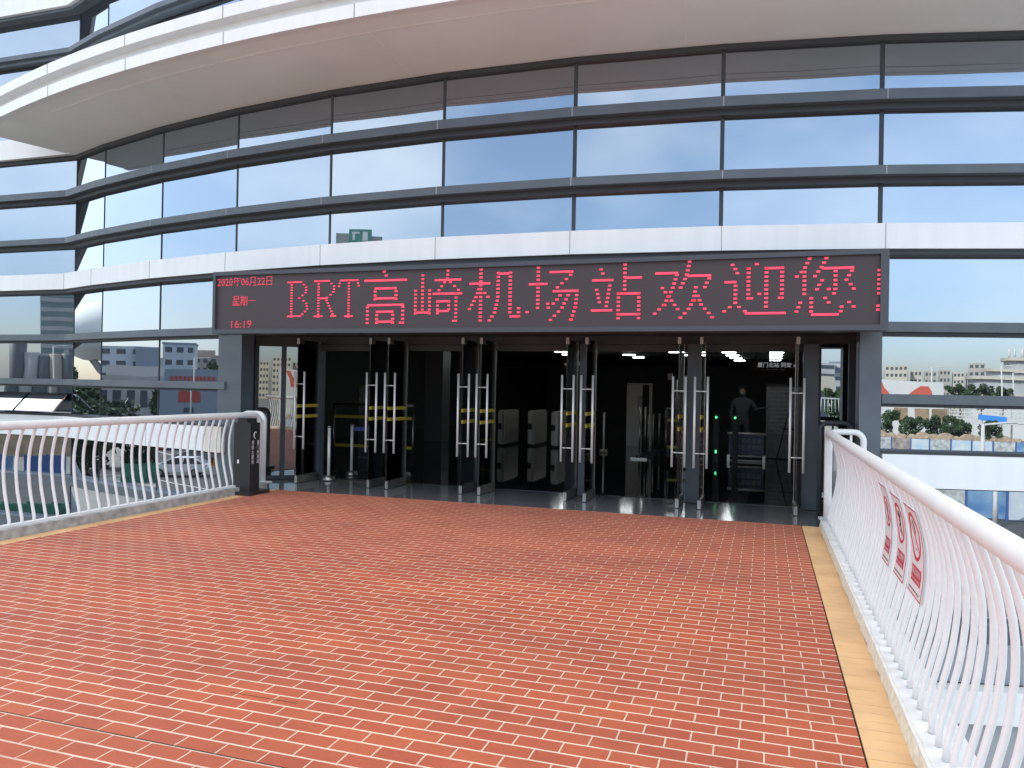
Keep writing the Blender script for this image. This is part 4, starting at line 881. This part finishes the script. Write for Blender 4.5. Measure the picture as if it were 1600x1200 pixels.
for k in range(5):
    T = thing('round_tower', 'squat round tower, %s, in the cluster mirrored at left' % ('dark slate and tallest at the end', 'grey beside the dark slate tower', 'dark in the middle', 'beige between two dark towers', 'dark with a roof box')[k], 'building', (-157.5 + k*1.9, -104.5 + (-k*1.6), GZ))
    MB().lathe([(1.5, 0), (1.5, (15, 13, 12.4, 12.8, 13.0)[k]), (1.3, (15.3, 13.3, 12.7, 13.1, 13.3)[k])], (0, 0, 0), 16).build('wall', M[('darkw', 'greyw', 'darkw', 'beigew', 'darkw')[k]], T)
    if k == 4: MB().box(-0.7, 0.7, -0.7, 0.7, 13.3, 14.2).build('roof_box', M['darkw'], T)
# mushroom shaped membrane pavilion
T = thing('membrane_pavilion', 'white domed pavilion on branching columns, mirrored next to the corner', 'pavilion', (-163, -4.5, GZ))
MB().lathe([(3, 12.0), (9, 11.6), (13.2, 13.2), (14.5, 15.2), (14.2, 17.2), (12.6, 19.4), (9.8, 21.4), (6, 22.6), (0.5, 23.0)], (0, 0, 0), 36).build('dome_shell', M['dome'], T)
for a in range(6):
    c, s = math.cos(R(60*a)), math.sin(R(60*a)); MB().tube([(2*c, 2*s, 0), (4*c, 4*s, 6), (9*c, 9*s, 12)], [0.5, 0.4, 0.35], 8).build('branching_column', M['greyw'], T)
# logo tower behind the camera
T = thing('sign_tower', 'grey tower with a green and white rooftop sign, mirrored above the message board', 'building', (-74.5, -80, GZ), R(-34))
MB().box(-3.0, 3.0, -3, 3, 0, 29.2).build('wall', M['greyw'], T); 
for f in range(9): MB().box(-2.8, 2.8, -3.06, 3.06, 2+f*3, 3.4+f*3).build('window_band', M['win'], T)
MB().box(-1.5, 2.1, 2.6, 3.2, 29.2, 31.6).build('roof_sign', mat('sign_green', (0.10, 0.30, 0.24), 0.6), T); MB().box(-3.4, -1.5, 1.6, 2.9, 29.2, 31.0).build('roof_box', M['greyw'], T); MB().box(2.1, 3.6, 1.6, 2.9, 29.2, 30.6).build('roof_box', M['greyw'], T)
mb = MB(); mb.box(-1.0, 0.2, 3.2, 3.25, 30.9, 31.2); mb.box(-0.9, -0.5, 3.2, 3.25, 29.9, 30.9); mb.box(0.7, 1.5, 3.2, 3.25, 29.8, 31.2); mb.build('white_mark', M['white'], T)
B('apartment_block', 'grey apartment slab with balconies, mirrored in the left side lights', (-123, -155), 40, 12, -32, GZ, 12, M['greyw'], 6, 0, M['win'], bandwin=True)
# straight behind, over the bridge
B('office_block', 'dark grey office block over the far end of the bridge', (17, -243), 9, 10, 4, GZ, 11.3, M['greyw'], 6, 0, M['win'], bandwin=True)
B('office_block', 'grey office block with white floor bands beside the darker block', (26, -252), 11, 10, 5, GZ, 12.2, M['hallblue'], 6, 0, M['whitew'], bandwin=True)
B('white_house', 'plain cream gable wall mirrored in the narrow right side light', (8.5, -112), 4.5, 7, 4, GZ, 4.3, M['creamw'], 1, 1)
B('white_house', 'pale grey house with one dark opening next to the cream gable', (14.6, -131), 5, 6, 5, GZ, 4.0, M['greyw'], 2, 2)
# right of the bridge
hts = (12.6, 13.2, 12.0, 12.8, 12.4, 13.0, 12.2, 11.6)
for k in range(8):
    tt = (k+0.5)/8; B('apartment_block', 'one of a row of far beige apartment blocks on the skyline', (197 + 36*tt, -318 + 24*tt), 4.3, 8, 33, GZ, hts[k]+random.uniform(-.4, .4), M['beigew'] if k % 3 else M['creamw'], 6, 3, group='far apartment blocks on the skyline')
B('apartment_block', 'taller twin apartment blocks above the skyline row', (201, -304), 9, 8, 32, GZ, 14.6, M['creamw'], 7, 5)
B('apartment_block', 'tall dark beige block beside the terraced building', (203, -256), 5.4, 8, 36, GZ, 13.9, M['beigew'], 7, 3)
T = thing('red_roofed_hall', 'white hall with a sweeping red roof pattern, mirrored in the right glass', 'building', (86, -117, GZ), R(32))
MB().prism([(-8, 0), (5.4, 0), (4.4, 9.9), (3.4, 10.0), (-8, 10.6)], -4, 4, lambda u, v, w_: (u, w_, v)).build('wall', M['whitew'], T)
MB().prism([(-2.6, 7.0), (2.9, 7.0), (2.7, 8.4), (2.2, 9.3), (1.0, 9.4), (0.0, 8.7), (-1.2, 7.6)], 4.0, 4.1, lambda u, v, w_: (u, w_, v)).build('red_wave', M['redw'], T)
MB().prism([(-6.6, 10.2), (-5.6, 10.1), (-5.2, 9.0), (-4.4, 8.0), (-4.2, 7.0), (-5.6, 7.0), (-5.8, 8.6)], 4.0, 4.1, lambda u, v, w_: (u, w_, v)).build('red_wave', M['redw'], T)
for x in (-3.4, 0.2, 3.0): MB().box(x, x+2.4, 4.0, 4.06, 3.2, 5.6).build('window_bay', M['dirt'], T)
T = thing('terraced_building', 'cream terraced building with stepped curved storeys at the right of the glass', 'building', (103, -112, GZ), R(36))
for k, (x0, z0, z1) in enumerate(((-8.5, 0, 8.0), (-8.0, 8.0, 11.2), (-5.0, 11.2, 12.7), (-2.2, 12.7, 14.8))):
    pts = [(x0 + 2.2*(1-math.cos(R(10*i)))*1.0, -2.5 + 5.5*math.sin(R(10*i))) for i in range(0, 10)]
    poly = [(x0, -6)] + pts + [(20, 3.0), (20, -6)]
    MB().prism(poly, z0, z1-0.55, lambda u, v, w_: (u*1.0, v*0.92, w_)).build('glazed_storey', M['greyw'] if k else M['whitew'], T)
    MB().prism([(u-0.5, v+0.5 if v > -5 else v) for u, v in poly], z1-0.55, z1, lambda u, v, w_: (u, v, w_)).build('terrace_slab', M['creamw'], T)
for x in (-1.5, -0.6, 0.6, 1.6, 2.4): MB().tube([(x, 0, 14.8), (x, 0, 16.5)], 0.18, 6).build('roof_vent', M['whitew'], T)
T = thing('elevated_walkway', 'curved white elevated walkway with lattice parapet, mirrored over the trees at right', 'walkway', (77.5, -86, GZ), R(35))
MB().box(-5.2, 12, -1.5, 1.5, 3.8, 4.7).build('walkway_deck', M['whitew'], T)
lt = MB()
for k in range(18): lt.box(-5.2+k*0.95, -5.05+k*0.95, 1.40, 1.5, 4.72, 6.3)
for z in (4.95, 5.5, 6.1): lt.box(-5.2, 12, 1.51, 1.58, z, z+0.16)
lt.build('lattice_parapet', M['whitew'], T); MB().box(-1, 0, -0.5, 0.5, 0, 3.8).build('support', M['concrete'], T); MB().box(8, 9, -0.5, 0.5, 0, 3.8).build('support', M['concrete'], T)
T = thing('blue_awning', 'bright blue sloping awning below the elevated walkway', 'awning', (72.6, -79.2, GZ), R(35))
MB().prism([(-1.6, 5.45), (1.5, 5.0), (1.5, 4.2), (-1.6, 4.75)], -1, 1, lambda u, v, w_: (u, w_, v)).build('canopy', M['bluebright'], T); MB().box(-1.2, -1.1, 0.7, 0.8, 0, 4.8).build('support', M['concrete'], T); MB().box(1.0, 1.1, 0.7, 0.8, 0, 4.3).build('support', M['concrete'], T)

# hoardings of panels between blue posts
def hoarding(p0, p1, n, hgt, label, mats, post=None, z=GZ):
    p0, p1 = Vector(p0), Vector(p1); L_ = (p1-p0).length; th = math.atan2(p1.y-p0.y, p1.x-p0.x)
    T = thing('site_hoarding', label, 'hoarding', (p0.x, p0.y, z), th)
    for k in range(n):
        a = L_*k/n; b = L_*(k+1)/n; MB().box(a+0.1, b-0.1, -0.03, 0.03, 0.1, hgt).build('panel', mats[k % len(mats)], T)
        MB().box(a-0.07, a+0.07, -0.08, 0.08, 0, hgt+0.12).build('post', post or M['blue'], T)
    return T
PP = M['paleblue']; PB = mat('hoarding_sea', (0.05, 0.15, 0.33), 0.6, col2=(0.20, 0.32, 0.45), nscale=0.8)
PI = mat('hoarding_ink', (0.48, 0.50, 0.50), 0.6, col2=(0.20, 0.22, 0.22), nscale=2.2); PK = mat('hoarding_dark', (0.10, 0.08, 0.08), 0.6, col2=(0.45, 0.40, 0.36), nscale=0.7)
t = hoarding((50, -75.0), (68.5, -63.0), 10, 2.45, 'hoarding of pale printed panels between blue posts along the road at right', [PP, PI, PK, PP, PI, PP, PP, PI, PB, PB])
hoarding((27.5, -27), (34.5, -22.2), 4, 2.2, 'nearer hoarding of blue framed panels beside the footbridge', [PI, PB, PP, PB])
hoarding((-196.2, -31.7), (-176.6, -77.6), 40, 2.4, 'long white panel fence in front of the low pale building', [M['whitew']], M['greyw'])
hoarding((-57.6, 0.2), (-54.3, -6.8), 4, 1.5, 'green mesh fence along the pavement at left', [M['mesh']], M['mesh'])
hoarding((-54.0, -21.6), (-51.7, -23.2), 2, 1.6, 'pair of blue hoarding panels beside the road at left', [M['blue']]); hoarding((-55.4, -20.7), (-54.7, -21.2), 1, 1.6, 'single pale blue hoarding panel next to the blue pair', [PB])
hoarding((-39.5, -6.6), (-34, -9.4), 5, 0.9, 'low green mesh fence nearest the station at left', [M['mesh']], M['mesh'])
# boulders behind the hoarding
for k in range(16):
    tt = k/15; r_ = random.uniform(0.5, 1.0)
    b = MB().ball((0, 0, r_*0.5), r_*1.2, r_, r_*0.85, 2)
    for v in b.bm.verts: v.co += Vector((random.uniform(-.08, .08), random.uniform(-.08, .08), random.uniform(-.08, .08)))
    o = b.build('boulder', M['boulder']); tag(o, 'tan boulder in the heap behind the printed hoarding', 'boulder', 'boulders behind the hoarding'); o.location = (54 + 17*tt, -80.5 + 9.5*tt, GZ + 1.75)
struct(MB().box(-11, 11, -2.0, 2.2, 0, 1.8).build('earth_bank', M['dirt'])); eb = bpy.data.objects['earth_bank']; eb.location = (62.5, -76.2, GZ); eb.rotation_euler = (0, 0, R(31))
struct(MB().box(-10, 12, -5, 5, 0, 2.4).build('rubble_bank', M['boulder'])); eb = bpy.data.objects['rubble_bank']; eb.location = (-72, -36, GZ); eb.rotation_euler = (0, 0, R(-36))
# lamp posts
def lamp_post(x, y, h, rot, label, arm=1.8, r_=0.09):
    T = thing('street_lamp', label, 'street lamp', (x, y, GZ), rot)
    MB().tube([(0, 0, 0), (0, 0, h)], [r_*1.3, r_*0.8], 10).build('pole', M['whitew'], T); MB().tube([(0, 0, h-0.05), (arm*0.6, 0, h+0.1), (arm, 0, h+0.12)], r_*0.5, 8).build('arm', M['whitew'], T)
    b = MB().ball((arm, 0, h+0.08), 0.35, 0.16, 0.08, 2); b.build('lamp_head', M['whitew'], T)
lamp_post(39.0, -37.0, 5.6, R(33), 'white lamp post with a side arm, mirrored near the right edge of the glass', 2.4, 0.16)
lamp_post(28.5, -22.4, 2.6, R(33), 'short white post with a bracket beside the nearer hoarding', 0.5, 0.12)
lamp_post(-117.6, -40.7, 11.4, R(-57), 'tall white street lamp in front of the slate blue hall', 2.2, 0.12)
lamp_post(98, -129.7, 13.3, R(33), 'thin street lamp against the far skyline', 2.0, 0.12); lamp_post(83.2, -91.4, 12.3, R(36), 'slender street lamp in front of the terraced building', 1.5, 0.11); lamp_post(90.7, -98.3, 11.6, R(36), 'second slender street lamp, nearer the terraced building corner', 1.5, 0.11)
lamp_post(-112, -74, 13, R(-44), 'tall pale street lamp before the round towers', 1.6, 0.12)
# trees
def crown_mesh(n, seed, rx, rz, leaf=0.30):
    rnd = random.Random(seed); bm = bmesh.new()
    cl = [(rnd.gauss(0, .5)*rx, rnd.gauss(0, .5)*rx, rnd.uniform(-.8, .9)*rz, rnd.uniform(.28, .5)*rx) for _ in range(16)]
    for i in range(n):
        c = cl[i % len(cl)]; d = Vector((rnd.gauss(0, 1), rnd.gauss(0, 1), rnd.gauss(0, 1))).normalized() * c[3] * rnd.uniform(.55, 1.0)
        p = Vector(c[:3]) + d; a = Vector((rnd.gauss(0, 1), rnd.gauss(0, 1), rnd.gauss(0, 1))).normalized(); b = a.orthogonal().normalized(); cc = a.cross(b); s = leaf*rnd.uniform(.6, 1.3)
        bm.faces.new([bm.verts.new(p + b*s), bm.verts.new(p + cc*s*.5), bm.verts.new(p - b*s), bm.verts.new(p - cc*s*.5)])
    me = bpy.data.meshes.new('crown'); bm.to_mesh(me); bm.free(); return me
CR = [crown_mesh(3200, 1, 1, 1, 0.105), crown_mesh(3200, 2, 1, .8, 0.105), crown_mesh(2800, 3, .9, 1.2, 0.10)]
for k, c_ in enumerate(CR): c_.materials.append(M['leaf'] if k != 1 else M['leaf2'])
TRM = MB().tube([(0, 0, 0), (0.03, 0, .5), (0, .03, 1.0)], [.10, .075, .05], 8).mesh('trunk'); TRM.materials.append(M['bark'])
def tree(x, y, r_, h, k, label, group):
    T = thing('leafy_tree', label, 'tree', (x, y, GZ), random.uniform(0, 6), group)
    c = bpy.data.objects.new('crown', CR[k]); COL.objects.link(c); c.parent = T; c.location = (0, 0, h-r_*0.9); c.scale = (r_, r_, r_*random.uniform(.85, 1.1))
    t_ = bpy.data.objects.new('trunk', TRM); COL.objects.link(t_); t_.parent = T; t_.scale = (r_, r_, max(1.0, h-r_*1.2))
for x, y, r_, h, k in ((-73, 8, 3.6, 7.2, 0), (-71.5, 3.5, 3.8, 7.6, 0), (-70, 0, 3.2, 6.2, 2), (-68, -4, 2.2, 3.6, 0), (-77, 12, 3.5, 7.4, 2), (-66, 10, 3.0, 5.2, 0), (-66, 5, 2.6, 4.4, 1), (-63, 2, 1.8, 3.0, 0)):
    tree(x, y, r_, h, k, 'dark leafy tree in the clump by the pavement at left', 'clump of trees at left')
for x, y, r_, h, k in ((62.8, -87.0, 1.3, 5.8, 1), (63.2, -82.5, 1.5, 4.4, 0), (65.5, -80.8, 1.7, 4.7, 0), (67.3, -79.3, 1.5, 4.3, 2), (60.5, -84.5, 1.2, 3.8, 2), (82, -98.5, 1.7, 9.2, 0), (84.5, -97, 1.6, 9.0, 2), (86.5, -95, 1.5, 8.8, 0), (67.4, -73.2, 1.2, 4.6, 0)):
    tree(x, y, r_, h, k, 'leafy tree behind the printed hoarding at right', 'trees behind the hoarding')
for x, y, r_, h, k in ((9, -80, 2.2, 8.2, 0), (11.5, -82, 2.0, 7.6, 2)): tree(x, y, r_, h, k, 'dark tree below the cream gable over the far bridge end', 'trees over the bridge end')
for x, y, r_, h, k in ((-187, -81, 4, 12, 0), (-192, -76, 3.5, 9, 2), (-150, -30, 3, 6, 0), (-146, 10, 5, 9, 0), (-140, 0, 4.5, 8, 2), (-148, -10, 4, 7, 0)): tree(x, y, r_, h, k, 'distant leafy tree on the left side of the street', 'distant trees at left')
# far rail across the end of the bridge
T = thing('cross_railing', 'white railing across the far end of the footbridge behind the viewer', 'railing', (-3.25, -48.3, 0))
MB().tube([(-9, 0, 1.12), (14, 0, 1.12)], 0.06, 8).build('handrail', M['rail'], T); mb = MB()
for k in range(80): mb.tube([(-9+k*0.29, 0, 0), (-9+k*0.29, 0, 1.1)], 0.025, 5)
mb.build('bar_row', M['rail'], T)
# cars
def car(x, y, rot, paint, label):
    T = thing('parked_car', label, 'car', (x, y, GZ+0.03), rot, 'cars on the road at left')
    side = [(-2.2, .35), (-2.25, .75), (-2.05, 1.0), (-1.2, 1.05), (-.95, 1.08), (1.25, 1.08), (2.0, .92), (2.2, .7), (2.2, .35)]
    b = MB().prism(side, -.85, .85, lambda u, v, w_: (u, w_, v)); bmesh.ops.bevel(b.bm, geom=b.bm.edges[:], offset=.07, segments=2, affect='EDGES'); b.build('body', paint, T)
    g = MB(); L0 = [(-2.0, 1.02), (-1.3, 1.50), (.35, 1.52), (1.3, 1.06)]
    A = [g.bm.verts.new((u, -.80 if v < 1.2 else -.62, v)) for u, v in L0]; C = [g.bm.verts.new((u, .80 if v < 1.2 else .62, v)) for u, v in L0]
    g.bm.faces.new(A); g.bm.faces.new(C[::-1])
    for i in range(4): g.bm.faces.new((A[i], C[i], C[(i+1)%4], A[(i+1)%4]))
    g.build('windows', M['carglass'], T)
    r_ = MB().box(-1.32, .38, -.64, .64, 1.49, 1.55); bmesh.ops.bevel(r_.bm, geom=r_.bm.edges[:], offset=.02, segments=2, affect='EDGES'); r_.build('roof', paint, T)
    pl = MB()
    for s in (-1, 1):
        pl.tube([(-1.98, s*.79, 1.03), (-1.3, s*.635, 1.51)], .05, 6); pl.tube([(.36, s*.635, 1.52), (1.28, s*.79, 1.07)], .045, 6); pl.tube([(-.35, s*.80, 1.06), (-.4, s*.64, 1.5)], .035, 6)
    pl.build('pillar', paint, T)
    for u in (-1.35, 1.35):
        for s in (-1, 1):
            q = MB().tube([(u, s*.70, .33), (u, s*.89, .33)], .33, 18).build('wheel', M['blackm'], T); MB().tube([(0+u, s*.88, .33), (u, s*.90, .33)], .2, 14).build('rim', M['steeld'], q)
    for s in (-1, 1): MB().ball((2.17, s*.62, .76), .06, .16, .08, 2).build('headlight', M['white'], T); MB().ball((-2.2, s*.62, .85), .05, .14, .08, 2).build('tail_light', M['signr'], T)
car(-58.3, -12.0, R(130), M['carw'], 'white hatchback on the road, mirrored between the left rail bars'); car(-66.5, -17.5, R(126), M['carg'], 'dark grey car beyond the white hatchback, mirrored behind the left rail')
# striped barriers and stacked cabins beyond the cars
for (x, y, wd, th, lb) in ((-73, -13.5, 4.2, -55, 'orange and black striped road barrier beyond the white car'), (-61.9, -17.6, 2.0, -50, 'short orange and black striped road barrier near the column')):
    T = thing('striped_barrier', lb, 'barrier', (x, y, GZ), R(th)); MB().box(-wd/2, wd/2, -.15, .15, .1, .9).build('board', M['blackm'], T)
    mb = MB()
    for k in range(int(wd/0.5)): mb.prism([(-wd/2+k*.5+.05, .12), (-wd/2+k*.5+.28, .12), (-wd/2+k*.5+.45, .88), (-wd/2+k*.5+.22, .88)], -.16, .16, lambda u, v, w_: (u, w_, v))
    mb.build('orange_stripes', M['orange'], T); MB().box(-wd/2, wd/2, -.25, .25, 0, .1).build('foot', M['concrete'], T)
for k, (m_, lb) in enumerate((('redw', 'red site cabin at the left of the row beyond the cars'), ('blue', 'blue site cabin next to the red one'), ('hallblue', 'slate blue site cabin in the row beyond the cars'), ('signred', 'dark red site cabin near the end of the row beyond the cars'), ('greyw', 'grey site cabin at the right end of the row'))):
    T = thing('site_cabin', lb, 'cabin', (-85.5 + k*1.6, -21.5 - k*2.3, GZ), R(-55)); MB().box(-1.25, 1.25, -1.2, 1.2, .1, 2.3).build('body', M[m_], T); MB().box(-.4, .4, 1.2, 1.23, .2, 1.9).build('door', M['win'], T); MB().box(-1.3, 1.3, -1.25, 1.25, 2.3, 2.4).build('roof', M['greyw'], T)
